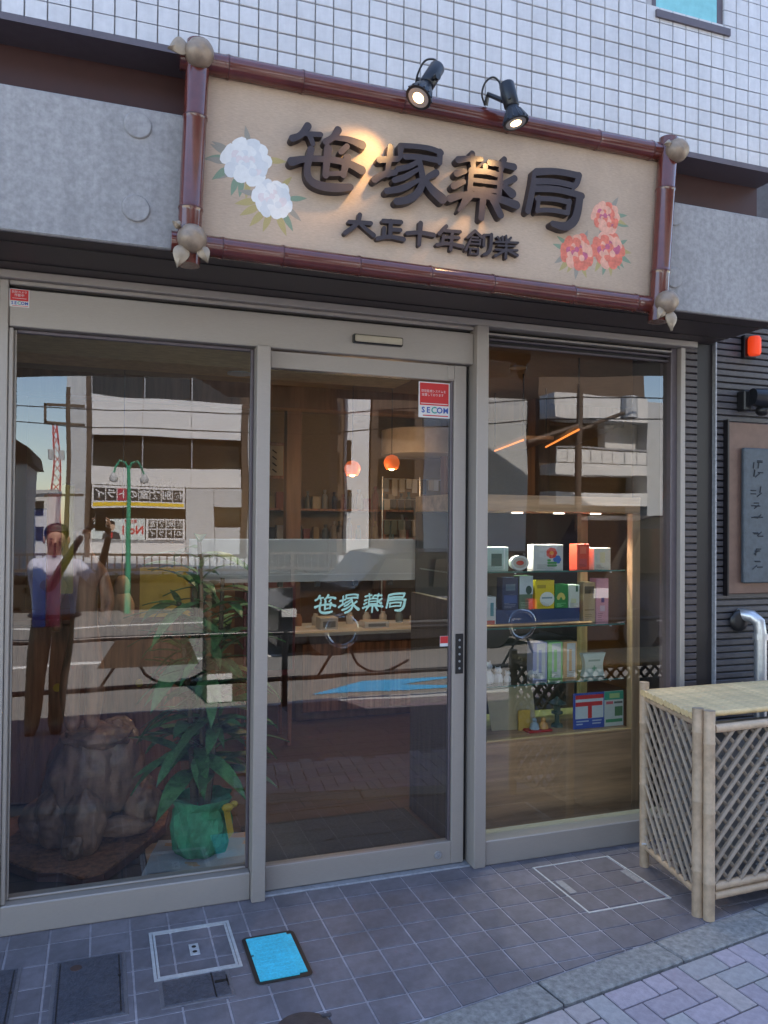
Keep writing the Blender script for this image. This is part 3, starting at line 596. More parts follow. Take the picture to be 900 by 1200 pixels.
# ================================================================ the shop sign
SG = thing('shop_sign', 'wide pale sign board framed in red brown bamboo tubes above the door', 'sign', (1.16, -.46, 2.3))
TL, TR, BR, BL = Vector((.272, -.475, 2.930)), Vector((2.098, -.475, 2.935)), Vector((2.055, -.475, 2.321)), Vector((.2515, -.475, 2.338))
brd = MB().add([(.262, -.462, 2.345), (2.045, -.462, 2.33), (2.086, -.462, 2.925), (.28, -.462, 2.92), (.262, -.435, 2.345), (2.045, -.435, 2.33), (2.086, -.435, 2.925), (.28, -.435, 2.92)],
    [(0,1,2,3),(7,6,5,4),(0,4,5,1),(1,5,6,2),(2,6,7,3),(3,7,4,0)]).build('board', 'board', SG)
MB().box(.6, 1.8, -.436, -.4203, 2.45, 2.8).build('backing_batten', 'darkpanel', SG)
def bamboo_tube(a, b, ext0, ext1, r, nodes, dy=0):
    d = (b-a).normalized(); p0 = a-d*ext0+Vector((0, dy, 0)); p1 = b+d*ext1+Vector((0, dy, 0)); L = (p1-p0).length
    pts = []; rs = []
    cuts = sorted(nodes)
    pts.append(p0); rs.append(r)
    for c in cuts:
        for off, k in ((-.012, 1), (-.006, 1.035), (-.0015, 1.06), (0, .985), (.0015, 1.06), (.006, 1.03), (.014, 1)): pts.append(p0+d*(c*L+off)); rs.append(r*k)
    pts.append(p1); rs.append(r)
    t = MB().path(pts, rs, 20).build('tube', 'tube', SG, smooth=True)
    for c in cuts:
        q = p0+d*(c*L); MB().path([q-d*.0022, q+d*.0022], r*1.066, 20).build('joint_ring', 'tube_node', t)
    return t
bamboo_tube(TL, TR, .055, .02, .036, (.08, .21, .4, .62, .82, .95))
bamboo_tube(BL, BR, .055, .03, .034, (.085, .19, .33, .47, .6, .78, .93))
bamboo_tube(BL, TL, .075, .05, .037, (.25, .66), -.018)
bamboo_tube(BR, TR, .07, .05, .037, (.27, .72), -.018)
def fruit(c, r, leaves):
    # a round cast fruit with a crease, sitting on the crossing of two tubes
    m = MB(); seg, rg = 26, 14; vs_ = []; 
    m.ball(c, (r, r, r*.97), seg, rg)
    nv = []
    ax = Vector((.45, -.8, .25)).normalized(); crease = Vector((.6, 0, .8)).normalized()
    for p in m.v:
        n = Vector(p)-Vector(c); q = n.normalized(); s_ = q.dot(crease)
        nv.append(tuple(Vector(c)+n*(1 - .13*math.exp(-(s_*7)**2)*max(0, -q.y)**.5)))
    m.v = nv; o = m.build('fruit', 'fruit', SG, smooth=True)
    for (dx, dz, ang, L, wd) in leaves:
        lf = MB(); n = 8; vs_ = []; 
        for i in range(n+1):
            t = i/n; wv = wd*sin(pi*min(1, t*1.02)**.75)*(1-.15*t); yy = -.006*sin(pi*t)
            vs_ += [(-wv, yy+.004, -t*L), (0, yy-.004, -t*L), (wv, yy+.004, -t*L)]
        fs = []
        for i in range(n):
            k = i*3; fs += [(k, k+1, k+4, k+3), (k+1, k+2, k+5, k+4)]
        # thickness
        nvt = len(vs_); vs2 = vs_ + [(x, y+.005, z) for x, y, z in vs_]; fs2 = fs + [tuple(j+nvt for j in f_)[::-1] for f_ in fs]
        for i in range(n):
            fs2 += [(i*3, (i+1)*3, (i+1)*3+nvt, i*3+nvt), (i*3+2, i*3+2+nvt, (i+1)*3+2+nvt, (i+1)*3+2)]
        R3 = Matrix.Rotation(ang, 3, 'Y')
        lf.add([R3 @ Vector(p) + Vector((c[0]+dx, c[1]-.008, c[2]+dz)) for p in vs2], fs2)
        lf.build('leaf', 'leafcast', o, smooth=True)
FY = -.532
fruit((TL.x, FY, TL.z-.005), .046, [(-.034, .014, radians(72), .066, .030)])
fruit((BL.x+.005, FY, BL.z-.002), .046, [(-.026, -.022, radians(14), .078, .027), (.024, -.020, radians(-26), .058, .022), (-.035, .03, radians(120), .03, .014)])
fruit((TR.x+.012, FY, TR.z-.012), .046, [(-.03, .02, radians(80), .035, .016)])
fruit((BR.x+.008, FY, BR.z+.0), .046, [(-.02, -.022, radians(28), .055, .022), (.012, -.03, radians(-6), .082, .028)])
GM = {}
for nm, st in GLYPHS.items():
    big = nm in ('sasa', 'tsuka', 'kusuri', 'kyoku')
    me, (cx, cz), sz = glyph_mesh(st, .0022 if big else .0013, .034 if big else .02)
    me.materials.append(M['letter']); GM[nm] = (me, (cx, cz), sz)
    link('character', me, (cx, -.4965 if big else -.4825, cz), SG)
# painted flowers on the board, each petal its own flat layer of paint
LAY = [0]
def petal(mb, cx, cz, r0, ang, L, wd, mi, wob=.12):
    LAY[0] += 1; y = -.4623 - .00002*(LAY[0] % 40) - .0002; n = 14; vs_ = []
    for i in range(n):
        t = 2*pi*i/n; rr = 1 + wob*sin(3*t+LAY[0]) * .5
        u = r0 + L*.5*(1-cos(t))*rr if False else r0 + L*.5 + L*.5*cos(t)*rr; v = wd*.5*sin(t)*rr*(1+.35*cos(t))
        vs_.append((cx+u*cos(ang)-v*sin(ang), y, cz+u*sin(ang)+v*cos(ang)))
    mb.cur = mi; mb.add(vs_, [tuple(range(n))]); mb.cur = 0
def flower(cx, cz, r, mats, squash=1, rot=0):
    mb = MB(); LAY[0] = 0
    for k in range(11): petal(mb, cx+r*.06*sin(k), cz, r*.34, rot+2*pi*k/11+random.uniform(-.12, .12), r*.68*random.uniform(.9, 1.12), r*.62, (0, 0, 1, 0)[k % 4], .18)
    for k in range(9): petal(mb, cx, cz+r*.05, r*.18, rot+.3+2*pi*k/9+random.uniform(-.2, .2), r*.52*random.uniform(.9, 1.15), r*.5, (1, 0, 0, 2)[k % 4], .18)
    for k in range(8): petal(mb, cx-r*.08, cz+r*.1, r*.05, rot+2*pi*k/8+random.uniform(-.2, .2), r*.36, r*.32, (2, 0, 1, 0)[k % 4], .18)
    for k in range(5): petal(mb, cx+r*.05, cz-r*.3, r*.02, rot+2*pi*k/5+.5, r*.36, r*.36, (0, 1, 0)[k % 3], .18)
    for k in range(6): petal(mb, cx-r*.05, cz+r*.12, 0, rot+2*pi*k/6, r*.16, r*.13, 2, .2)
    mb.build('painted_flower', mats, brd)
leafdata = {}
def pleaf(x, z, ang, L, m):
    if m not in leafdata:
        n = 8; pts = [(t/n*1.0, .16*sin(pi*(t/n)**.8)) for t in range(n+1)]; poly = pts + [(u, -v) for u, v in pts[-2:0:-1]]
        mb = MB(); mb.add([(u, 0, v) for u, v in poly], [tuple(range(len(poly)))]); o = mb.build('painted_leaf', m, brd, origin=(0, 0, 0)); leafdata[m] = o.data
        o.location = Vector((x, -.46215, z))-WP[brd.name]
    else: o = link('painted_leaf', leafdata[m], (x, -.46215 - .00001*random.random(), z), brd)
    o.rotation_euler = (0, -ang, 0); o.scale = (L, 1, L*.9)
for ang, L, m in ((165, .09, 'lf3'), (190, .10, 'lf3'), (175, .11, 'lf1'), (205, .105, 'lf1'), (222, .10, 'lf3'), (240, .10, 'lf1'), (255, .09, 'lf1'), (85, .09, 'lf3'), (150, .09, 'lf3'), (275, .09, 'lf2'), (20, .10, 'lf2')):
    a_ = radians(ang); pleaf(.438+.062*cos(a_), 2.636+.055*sin(a_), a_+random.uniform(-.3, .3), L*.75, m)
for ang, L, m in ((195, .11, 'lf2'), (215, .11, 'lf2'), (240, .11, 'lf2'), (262, .10, 'lf2'), (285, .11, 'lf2'), (310, .10, 'lf1'), (335, .09, 'lf3'), (10, .09, 'lf1'), (60, .08, 'lf2'), (170, .09, 'lf3'), (130, .09, 'lf1')):
    a_ = radians(ang); pleaf(.525+.05*cos(a_), 2.527+.045*sin(a_), a_+random.uniform(-.3, .3), L*.75, m)
flower(.438, 2.636, .078, ['petal_w', 'petal_g', 'petal_b'], rot=.3)
flower(.525, 2.527, .066, ['petal_w', 'petal_g', 'petal_b'], rot=.9)
for cx, cz, angs in ((1.831, 2.645, (60, 20, 0, 340, 250, 290)), (1.704, 2.496, (150, 175, 200, 225, 250, 270, 290, 60)), (1.843, 2.524, (30, 5, 340, 320, 300, 280, 260, 235))):
    for ang in angs:
        a_ = radians(ang); pleaf(cx+.045*cos(a_), cz+.04*sin(a_), a_+random.uniform(-.3, .3), random.uniform(.05, .075), random.choice(['lf1', 'lf1', 'lf3', 'lf2']))
flower(1.831, 2.645, .062, ['pink2', 'pink1', 'pink3'], rot=.2)
flower(1.704, 2.496, .07, ['pink1', 'pink2', 'pink3'], rot=.7)
flower(1.843, 2.524, .074, ['pink1', 'pink2', 'pink3'], rot=1.1)

# two lamps clamped to the top tube
def spot(label, lens, tail, mount, aim, cable, power):
    lens, tail, mount, aim = map(Vector, (lens, tail, mount, aim)); d = (lens-tail).normalized()
    t = thing('sign_spotlight', label, 'spotlight', mount, 'spotlights on the sign frame')
    j = tail + d*(lens-tail).length*.60
    MB().path([tail, tail+d*.006, j-d*.004, j], [.024, .027, .027, .024], 18).build('body', 'blackm', t, smooth=True)
    hd = MB().path([j, j+d*.012, j+d*.03, lens-d*.01, lens], [.022, .025, .036, .044, .045], 22).build('head', 'blackm', t, smooth=True)
    ref = d.cross(Vector((0, 0, 1))).normalized(); b_ = d.cross(ref)
    for k in range(14):
        e = ref*cos(2*pi*k/14)+b_*sin(2*pi*k/14)
        MB().path([j+d*.014+e*.026, lens-d*.004+e*.046], .0028, 5).build('fin', 'blackm', hd)
    MB().path([lens-d*.006, lens+d*.0008], .036, 22).build('reflector', 'steel', hd)
    MB().path([lens-d*.004, lens+d*.002], [.024, .018], 18).build('bulb', 'bulb', hd)
    MB().path([mount, mount+Vector((0, -.02, .03)), (mount+tail)/2*.5+j*.5+Vector((.0, .0, .0))], .009, 8).build('arm', 'black', t)
    sd = ref*.034; MB().path([j-d*.02+sd, j-d*.02-sd*1.25], .006, 8).build('hinge_bolt', 'black', t)
    MB().path([j-d*.02-sd*1.0, j-d*.02-sd*1.35], .012, 8).build('thumb_screw', 'black', t)
    MB().curve([Vector(p) for p in cable], .0036, 6).build('cable', 'black', t, smooth=True)
    ld = bpy.data.lights.new('spot_beam', 'SPOT'); ld.energy = power; ld.color = (1, .62, .27); ld.spot_size = radians(52); ld.spot_blend = .75; ld.shadow_soft_size = .03
    lo = bpy.data.objects.new('spot_beam', ld); COL.objects.link(lo); lo.parent = t; lo.location = lens+d*.012-mount; lo.rotation_euler = (aim-lens).to_track_quat('-Z', 'Y').to_euler()
spot('black spotlight with its glowing face turned out above the second character', (.975, -.632, 2.866), (1.058, -.598, 3.004), (1.02, -.50, 2.965), (.82, -.462, 2.72), [(1.062, -.58, 3.0), (1.075, -.57, 3.03), (1.06, -.56, 3.052), (1.03, -.55, 3.045), (1.012, -.53, 3.005), (1.012, -.51, 2.965)], 3.6)
spot('black spotlight pointing steeply down above the third character', (1.352, -.612, 2.858), (1.325, -.590, 3.004), (1.29, -.50, 2.965), (1.24, -.462, 2.66), [(1.322, -.555, 3.0), (1.318, -.55, 3.03), (1.295, -.545, 3.045), (1.27, -.535, 3.025), (1.265, -.52, 2.99), (1.285, -.505, 2.962)], 2.6)
# ================================================================ stickers and lettering
def sticker(name, label, x0, x1, z0, z1, y, small=False):
    t = thing(name, label, 'sticker', ((x0+x1)/2, y, z0)); W, H = x1-x0, z1-z0
    MB().box(x0, x1, y-.0006, y, z0, z1).build('backing', 'white', t)
    MB().box(x0+W*.04, x1-W*.04, y-.001, y-.0007, z0+H*.345, z1-H*.03).build('red_field', 'red', t)
    cx = (x0+x1)/2; ls = W*.94/4.3
    for k, (ch, dx, sz, m) in enumerate((('S', -.38, .95, 'blue'), ('E', -.205, .95, 'blue'), ('C', -.01, 1.1, 'teal'), ('O', .185, 1.0, 'blue'), ('M', .395, .9, 'blue'))):
        text(ch, ls*sz*1.12, m, (cx+dx*W*.93, y-.0012-.0001*k, z0+H*.205), t, bold=ls*.03, extrude=.0001)
    MB().box(x0+W*.14, x1-W*.05, y-.0009, y-.0006, z0+H*.045, z0+H*.075).build('red_line', 'red', t)
    if small:
        text('防犯カメラ', W*.155, 'white', (cx, y-.0013, z0+H*.82), t, extrude=.0001); text('作動中', W*.17, 'white', (cx, y-.0013, z0+H*.64), t, extrude=.0001)
        MB().box(x0+W*.14, x1-W*.14, y-.0012, y-.001, z0+H*.47, z0+H*.49).build('white_line', 'white', t)
    else:
        text('防犯監視システムを', W*.088, 'white', (cx-W*.02, y-.0013, z0+H*.74), t, extrude=.0001); text('設置しております', W*.088, 'white', (cx-W*.05, y-.0013, z0+H*.635), t, extrude=.0001)
        MB().box(x0+W*.07, x1-W*.07, y-.0012, y-.001, z0+H*.385, z0+H*.405).build('white_line', 'white', t)
sticker('security_sticker', 'red and white security sticker in the top corner of the sliding door', 1.259, 1.4035, 1.902, 2.054, .0465)
sticker('security_sticker', 'small red camera notice sticker on the header over the large pane', -.314, -.25, 2.203, 2.266, -.0005, True)
t = thing('door_notice', 'tiny red square notice beside the door pull plate', 'sticker', (1.39, .0465, .93))
MB().box(1.366, 1.404, .0459, .0465, .928, .972).build('backing', 'white', t); MB().box(1.367, 1.4032, .0455, .0458, .941, .971).build('red_field', 'red', t)
gl = thing('door_lettering', 'pale green four character shop name on the sliding door glass', 'lettering', (1.01, .0465, 1.08))
for nm, x0 in (('sasa', .812), ('tsuka', .912), ('kusuri', 1.015), ('kyoku', 1.118)):
    me, (cx, cz), sz = glyph_mesh(GLYPHS[nm], .004, 0, True); me.materials.append(M['mint'])
    k = .094/sz[0]; link('character', me, (x0+.047, .0462, 1.121), gl, scale=(k, 1, .082/sz[1]))

# ================================================================ covers in the apron
def cover(label, x0, x1, y0, y1, lines=True, face='iron', cat='manhole cover', skew=0):
    t = thing('access_cover', label, cat, ((x0+x1)/2, (y0+y1)/2, 0))
    MB().bbox(x0, x1, y0, y1, -.02, .002, .002).build('rim', 'iron_rim', t)
    MB().bbox(x0+.012, x1-.012, y0+.01, y1-.01, 0, .0042, .0015).build('plate', face, t)
    if lines:
        for x in (x0+.022, x1-.022): MB().box(x-.0018, x+.0018, y0+.02, y1-.02, .0043, .0048).build('slot', 'black', t)
        MB().box(x1-.027, x1-.017, (y0+y1)/2+.03, (y0+y1)/2+.042, .0049, .0056).build('key_hole', 'black', t)
        s_ = MB().prism([(x0+.07+.018*cos(k*.5236), y1-.06+.018*sin(k*.5236)) for k in range(12)], 'z', .0042, .0052).build('badge', mat('rusty badge', (.09, .05, .04), .8), t)
        for q in range(3): MB().box(x0+.05, x1-.05, y0+.05+.035*q, y0+.056+.035*q, .0042, .005).build('cast_rib', 'iron', t)
    return t
cover('square dark iron cover with slotted edges in the floor tiles', -.128, .096, -.60, -.236)
cover('dark iron cover at the very edge of the apron by the post', -.46, -.222, -.60, -.226)
t = thing('tiled_access_cover', 'steel framed cover filled with floor tiles before the door mullion', 'access cover', (.315, -.3, 0))
def frame2(t, x0, x1, y0, y1, w_, m, z=.0035):
    MB().box(x0, x1, y0, y0+w_, -.004, z).build('frame_bar', m, t); MB().box(x0, x1, y1-w_, y1, -.004, z).build('frame_bar', m, t)
    MB().box(x0, x0+w_, y0+w_+.0003, y1-w_-.0003, -.004, z).build('frame_bar', m, t); MB().box(x1-w_, x1, y0+w_+.0003, y1-w_-.0003, -.004, z).build('frame_bar', m, t)
frame2(t, .176, .454, -.452, -.141, .0095, 'brightframe'); frame2(t, .188, .442, -.44, -.153, .0075, 'brightframe', .003)
hp = MB().bbox(.300, .332, -.335, -.262, 0, .003, .0012).build('lift_plate', 'brightframe', t)
for y in (-.315, -.283): MB().prism([(.316+.008*cos(k*.6283), y+.008*sin(k*.6283)) for k in range(10)], 'z', .003, .0036).build('lift_hole', 'black', hp)
t = cover('dark grit lid wedged below the steel framed cover', .186, .408, -.607, -.456, False)
MB().box(.348, .352, -.60, -.463, .0043, .0049).build('seam', 'black', t); MB().box(.355, .395, -.525, -.512, .0043, .0052).build('handle_slot', 'black', t); MB().box(.392, .396, -.55, -.49, .0043, .0052).build('handle_slot', 'black', t)
t = thing('water_meter_box', 'bright blue plastic meter lid in a dark rounded surround', 'meter lid', (.57, -.43, 0))
def rrect(x0, x1, y0, y1, r, n=5):
    return [(cx+r*cos(a0+pi/2*k/n), cy_+r*sin(a0+pi/2*k/n)) for cx, cy_, a0 in ((x1-r, y1-r, 0), (x0+r, y1-r, pi/2), (x0+r, y0+r, pi), (x1-r, y0+r, 1.5*pi)) for k in range(n+1)]
MB().prism(rrect(.474, .662, -.582, -.282, .022), 'z', -.02, .003).build('surround', 'iron_rim', t)
MB().prism(rrect(.476, .660, -.580, -.284, .020), 'z', .003, .0045).build('lid_rim', 'darkpanel', t)
lid = MB().prism([(.490, -.565), (.618, -.565), (.618, -.556), (.645, -.556), (.645, -.312), (.632, -.312), (.632, -.300), (.490, -.300), (.490, -.405), (.498, -.405), (.498, -.417), (.490, -.417)], 'z', .0045, .0075).build('lid', 'cyan', t)
for k in range(9): MB().box(.51, .625, -.535+.026*k, -.531+.026*k, .0075, .0083).build('grip_rib', 'cyan', lid)
t = thing('round_cover', 'round brown drain cover cut by the bottom edge of the view', 'drain cover', (.565, -.835, 0))
MB().lathe([(.002, -.01), (.082, -.01), (.082, .003), (.07, .004), (.002, .004)], (.565, -.835, 0), 32).build('plate', mat('rust brown iron', (.10, .075, .07), .6, .3, .2, 40, .4), t)
MB().box(.628, .656, -.80, -.79, .003, .008).build('hinge', 'iron', t)
t = thing('flush_access_cover', 'faint steel outlined cover in the tiles beside the bamboo fence', 'access cover', (1.92, -.31, 0))
frame2(t, 1.735, 2.112, -.513, -.100, .0062, 'brightframe', .0022)
for x, y in ((1.772, -.30), (2.085, -.30)): MB().bbox(x-.016, x+.016, y-.055, y+.055, 0, .0024, .001).build('lift_plate', 'dullsteel', t)

# ================================================================ bamboo fence round the air conditioner
BF = thing('bamboo_fence', 'waist high bamboo lattice screen with a slatted top', 'fence', (2.6, -.45, 0))
def pole(a, b, r, name='post', m='bamboo', nodes=4):
    a, b = Vector(a), Vector(b); d = (b-a).normalized(); L = (b-a).length; pts = [a]; rs = [r]
    off = random.uniform(.3, .7)
    for k in range(nodes):
        c = (k+off)/nodes*L
        for o_, q in ((-.006, 1), (-.0015, 1.09), (.0015, 1.09), (.006, 1)): pts.append(a+d*(c+o_)); rs.append(r*q)
    pts.append(b); rs.append(r); return MB().path(pts, rs, 12).build(name, m, BF, smooth=True)
A0, B0 = Vector((2.200, -.235, 0)), Vector((2.112, -.655, 0))
pole(A0, A0+Vector((-.004, 0, .782)), .020, nodes=3)
pole(B0, B0+Vector((.0, 0, .770)), .0215, nodes=3)
C0 = Vector((2.1295, -.694, 0)); pole(C0, C0+Vector((0, 0, .768)), .021, nodes=3)
E0 = Vector((3.30, -.655, 0)); pole(E0, E0+Vector((0, 0, .77)), .021, nodes=3); F0 = Vector((3.36, -.20, 0)); pole(F0, F0+Vector((0, 0, .78)), .021, nodes=3)
sd_ = (B0-A0).normalized(); fd = (E0-C0).normalized()
for z in (.085, .712): pole(A0+sd_*.018+Vector((0, 0, z)), B0-sd_*.02+Vector((0, 0, z)), .0125, 'rail', nodes=2)
for z in (.085, .118): pole(C0+fd*.02+Vector((0, 0, z)), E0-fd*.02+Vector((0, 0, z)), .0155, 'rail', nodes=5)
pole(C0+fd*.02+Vector((0, -.003, .700)), E0-fd*.02+Vector((0, -.003, .700)), .016, 'rail', nodes=5)
nsl = 15
for k in range(nsl):
    t = (k+.4)/nsl; p = A0.lerp(B0, t); 
    pole(Vector((p.x-.022+random.uniform(-.004, .004), p.y, .740)), Vector((3.34, p.y*.98-.004, .741)), .0128+random.uniform(-.0006, .0006), 'top_slat', 'bamboo_top', nodes=3)
def lattice(o, d, L, z0, z1, step, slope, nrm, tag_, w_=.0075):
    H = z1-z0
    for s_ in (1, -1):
        run = H/slope; n = int((L+run)/step)+1
        for k in range(n):
            x_s = -run+k*step+step*.4; pa, pb = (x_s, 0), (x_s+run, H)
            # clip to 0..L
            t0 = max(0, -x_s/run); t1 = min(1, (L-x_s)/run)
            if t1-t0 < .06: continue
            qa = (x_s+run*t0, H*t0); qb = (x_s+run*t1, H*t1)
            if s_ < 0: qa = (L-qa[0], qa[1]); qb = (L-qb[0], qb[1])
            off = nrm*(.004*s_)
            pa3 = o+d*qa[0]+Vector((0, 0, z0+qa[1]))+off; pb3 = o+d*qb[0]+Vector((0, 0, z0+qb[1]))+off
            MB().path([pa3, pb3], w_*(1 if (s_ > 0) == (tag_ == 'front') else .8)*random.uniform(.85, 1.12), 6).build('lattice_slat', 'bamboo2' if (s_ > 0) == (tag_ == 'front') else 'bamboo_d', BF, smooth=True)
lattice(A0+sd_*.02, sd_, (B0-A0).length-.04, .095, .705, .060, 1.2, Vector((1, -.2, 0)), 'side', .0072)
lattice(C0+fd*.02, fd, (E0-C0).length-.04, .13, .69, .066, 1.0, Vector((0, -1, 0)), 'front', .0094)
MB().path([A0+Vector((-.022, -.01, .10)), A0+Vector((0, -.03, .105)), A0+Vector((.024, -.02, .108)), A0+Vector((.02, .02, .1))], .004, 6).build('tie', 'twine', BF)
ac = thing('air_conditioner_unit', 'pale outdoor air conditioner hidden behind the bamboo lattice', 'air conditioner', (2.75, -.42, 0))
MB().bbox(2.30, 3.2, -.56, -.27, .03, .60, .01).build('casing', mat('grey casing darkened for shade', (.16, .16, .165), .6, 0, .15, 8), ac)  # casing coloured dark so the lattice gaps look shaded
for z in [.08+.02*k for k in range(23)]: MB().box(2.48, 2.98, -.568, -.561, z, z+.006).build('grille_bar', 'bgrey', ac)
for x in (2.46, 3.08): MB().box(x, x+.06, -.57, -.26, 0, .03).build('foot', 'black', ac)

# ================================================================ left window display
pl = thing('root_plinth', 'wavy edged red brown wooden board under the root carving', 'plinth', (-.05, .75, 0))
pts = [(-.36, .56), (-.30, .48), (-.22, .39), (-.13, .36), (-.05, .27), (.03, .30), (.12, .44), (.21, .58), (.30, .75), (.33, .92), (.26, 1.1), (.08, 1.2), (-.2, 1.18), (-.4, 1.05), (-.43, .8)]
MB().prism(pts, 'z', .012, .045).build('slab', 'redwood', pl); MB().prism([(x*.985-.001, .73+(y-.73)*.985) for x, y in pts], 'z', .045, .052).build('rim_bead', 'walnut', pl)
for x, y in ((-.3, .6), (.15, .55), (.1, 1.08), (-.25, 1.05)): MB().box(x-.02, x+.02, y-.02, y+.02, 0, .012).build('foot', 'redwood', pl)
rt_ = MB()
for c, r in (((-.05, .70, .32), (.16, .17, .24)), ((.07, .72, .36), (.13, .15, .20)), ((-.05, .55, .17), (.085, .10, .15)), ((-.16, .68, .16), (.10, .12, .14)), ((.19, .72, .17), (.085, .13, .12)), ((.11, .62, .11), (.13, .05, .045)), ((-.22, .75, .13), (.10, .15, .09)), ((.0, .9, .2), (.24, .14, .18)), ((.0, .68, .50), (.15, .13, .055)), ((-.09, .50, .10), (.05, .07, .06))):
    rt_.ball(c, r, 64, 40, .13, 2.2)
nv = []
for p in rt_.v:
    p = Vector(p); an = math.atan2(p.y-.7, p.x); f_ = mnoise.noise(Vector((an*5.5, p.z*2.2, 3))) + .6*mnoise.noise(Vector((an*14, p.z*5, 9))) + .35*mnoise.noise(p*38)
    q = p + Vector((cos(an), sin(an), .2))*.0065*f_; nv.append((q.x, q.y, max(q.z, .0525)))
rt_.v = nv
rt_.build('root_stump', 'root', smooth=True, label='gnarled dark root stump standing on the wavy plinth', cat='root carving')
fg_p = [(-.10, .62, .90), (-.105, .62, 1.02), (-.11, .62, 1.14), (-.12, .63, 1.26), (-.12, .62, 1.33), (-.12, .61, 1.42),
        (-.155, .61, .84), (-.165, .60, .70), (-.15, .61, .585), (-.15, .57, .555), (-.065, .62, .84), (-.06, .60, .70), (-.075, .61, .585), (-.065, .57, .555), (-.20, .62, 1.22), (-.235, .6, 1.08), (-.21, .55, .98), (-.04, .62, 1.22), (-.01, .6, 1.1), (-.03, .54, 1.0)]
fg_e = [(0,1),(1,2),(2,3),(3,4),(4,5),(0,6),(6,7),(7,8),(8,9),(0,10),(10,11),(11,12),(12,13),(3,14),(14,15),(15,16),(3,17),(17,18),(18,19)]
fg_r = [.07, .065, .075, .06, .034, .05, .052, .046, .036, .028, .052, .046, .036, .028, .04, .03, .024, .04, .03, .024]
me = skin_mesh('carved_figure', [(x+.045, y, z) for x, y, z in fg_p], fg_e, fg_r, 2); me.materials.append(M['walnut'])
fgm = link('carved_figure', me, (0, 0, 0), None, 'slim brown carved wooden figure standing on the root stump', 'carving')
cl = MB(); n = 12
cv = []
for i in range(n+1):
    for j in range(n+1):
        u, v = i/n, j/n; x = .17+.46*u+.09*v; y = .28+.02*u*-3+.36*v-.05*u
        cv.append((x, y+.02*sin(7*u)*(1-v), .026+.004*sin(9*u+4*v)+.003*cos(11*v)))
cl.add(cv, [(i*(n+1)+j, (i+1)*(n+1)+j, (i+1)*(n+1)+j+1, i*(n+1)+j+1) for i in range(n) for j in range(n)])
cl.add([(x, y, z-.004) for x, y, z in cv], [(i*(n+1)+j, i*(n+1)+j+1, (i+1)*(n+1)+j+1, (i+1)*(n+1)+j) for i in range(n) for j in range(n)])
cl.build('cloth_sheet', 'cloth', smooth=True, label='grey white cloth spread under the wrapped flower pot', cat='cloth')
MB().box(.2, .66, .24, .62, 0, .02).build('display_board', 'oak', label='low pale board under the grey white cloth', cat='board')
# potted plant
PTP = Vector((.425, .46, .03))
pt = thing('potted_plant', 'tall leafy cane plant in a green wrapped pot', 'plant', PTP)
pm = MB(); seg = 40
prof = [(.002, 0), (.10, 0), (.112, .02), (.120, .05), (.124, .08), (.126, .11), (.124, .14), (.119, .17), (.108, .195), (.118, .215), (.128, .235), (.09, .215), (.002, .19)]
pm.lathe(prof, PTP, seg); pm.v = [(x+.012*mnoise.noise(Vector((x*26, y*26, z*16)))+.006*sin(9*math.atan2(y-PTP.y, x-PTP.x)+z*22), y+.012*mnoise.noise(Vector((y*26, z*18, x*26)))+.006*cos(7*math.atan2(y-PTP.y, x-PTP.x)+z*30), z+.012*mnoise.noise(Vector((x*20, y*20, 4)))*(1 if z > PTP.z+.1 else 0)) for x, y, z in pm.v]
pm.build('pot_wrap', 'wrap', pt)
rbn = MB(); rbn.add([PTP+Vector(p) for p in ((.082, -.105, .20), (.108, -.088, .20), (.128, -.088, .09), (.104, -.112, .075), (.080, -.101, .20), (.106, -.084, .20), (.126, -.084, .09), (.102, -.108, .075))], [(0,1,2,3),(7,6,5,4),(0,4,5,1),(1,5,6,2),(2,6,7,3),(3,7,4,0)])
rbn.ball(PTP+Vector((.10, -.09, .20)), (.026, .016, .017), 12, 7); rbn.ball(PTP+Vector((.13, -.07, .205)), (.018, .014, .014), 12, 7); rbn.build('ribbon', 'gold', pt, smooth=True)
stems = [((.0, .0), (-.02, .02), 1.18), ((.03, .02), (.09, .06), 1.0), ((-.03, .01), (-.10, .03), .9), ((.02, -.02), (.06, -.05), .78), ((-.02, .04), (-.03, .09), 1.05)]
lm = []
for v_ in range(3):
    mb = MB(); n = 7; L = 1.0; vs_ = []
    for i in range(n+1):
        u = i/n; wv = (.095+.016*v_)*sin(pi*min(.995, .06+u*.94))**.8; zz = .25*u - (.42+.12*v_)*u*u
        vs_ += [(u*L*(1-.06*u), -wv, zz+.02), (u*L*(1-.06*u), 0, zz), (u*L*(1-.06*u), wv, zz+.02)]
    mb.add(vs_, [f_ for i in range(n) for f_ in ((i*3, i*3+1, i*3+4, i*3+3), (i*3+1, i*3+2, i*3+5, i*3+4))])
    lm.append(mb)
ld_ = {}
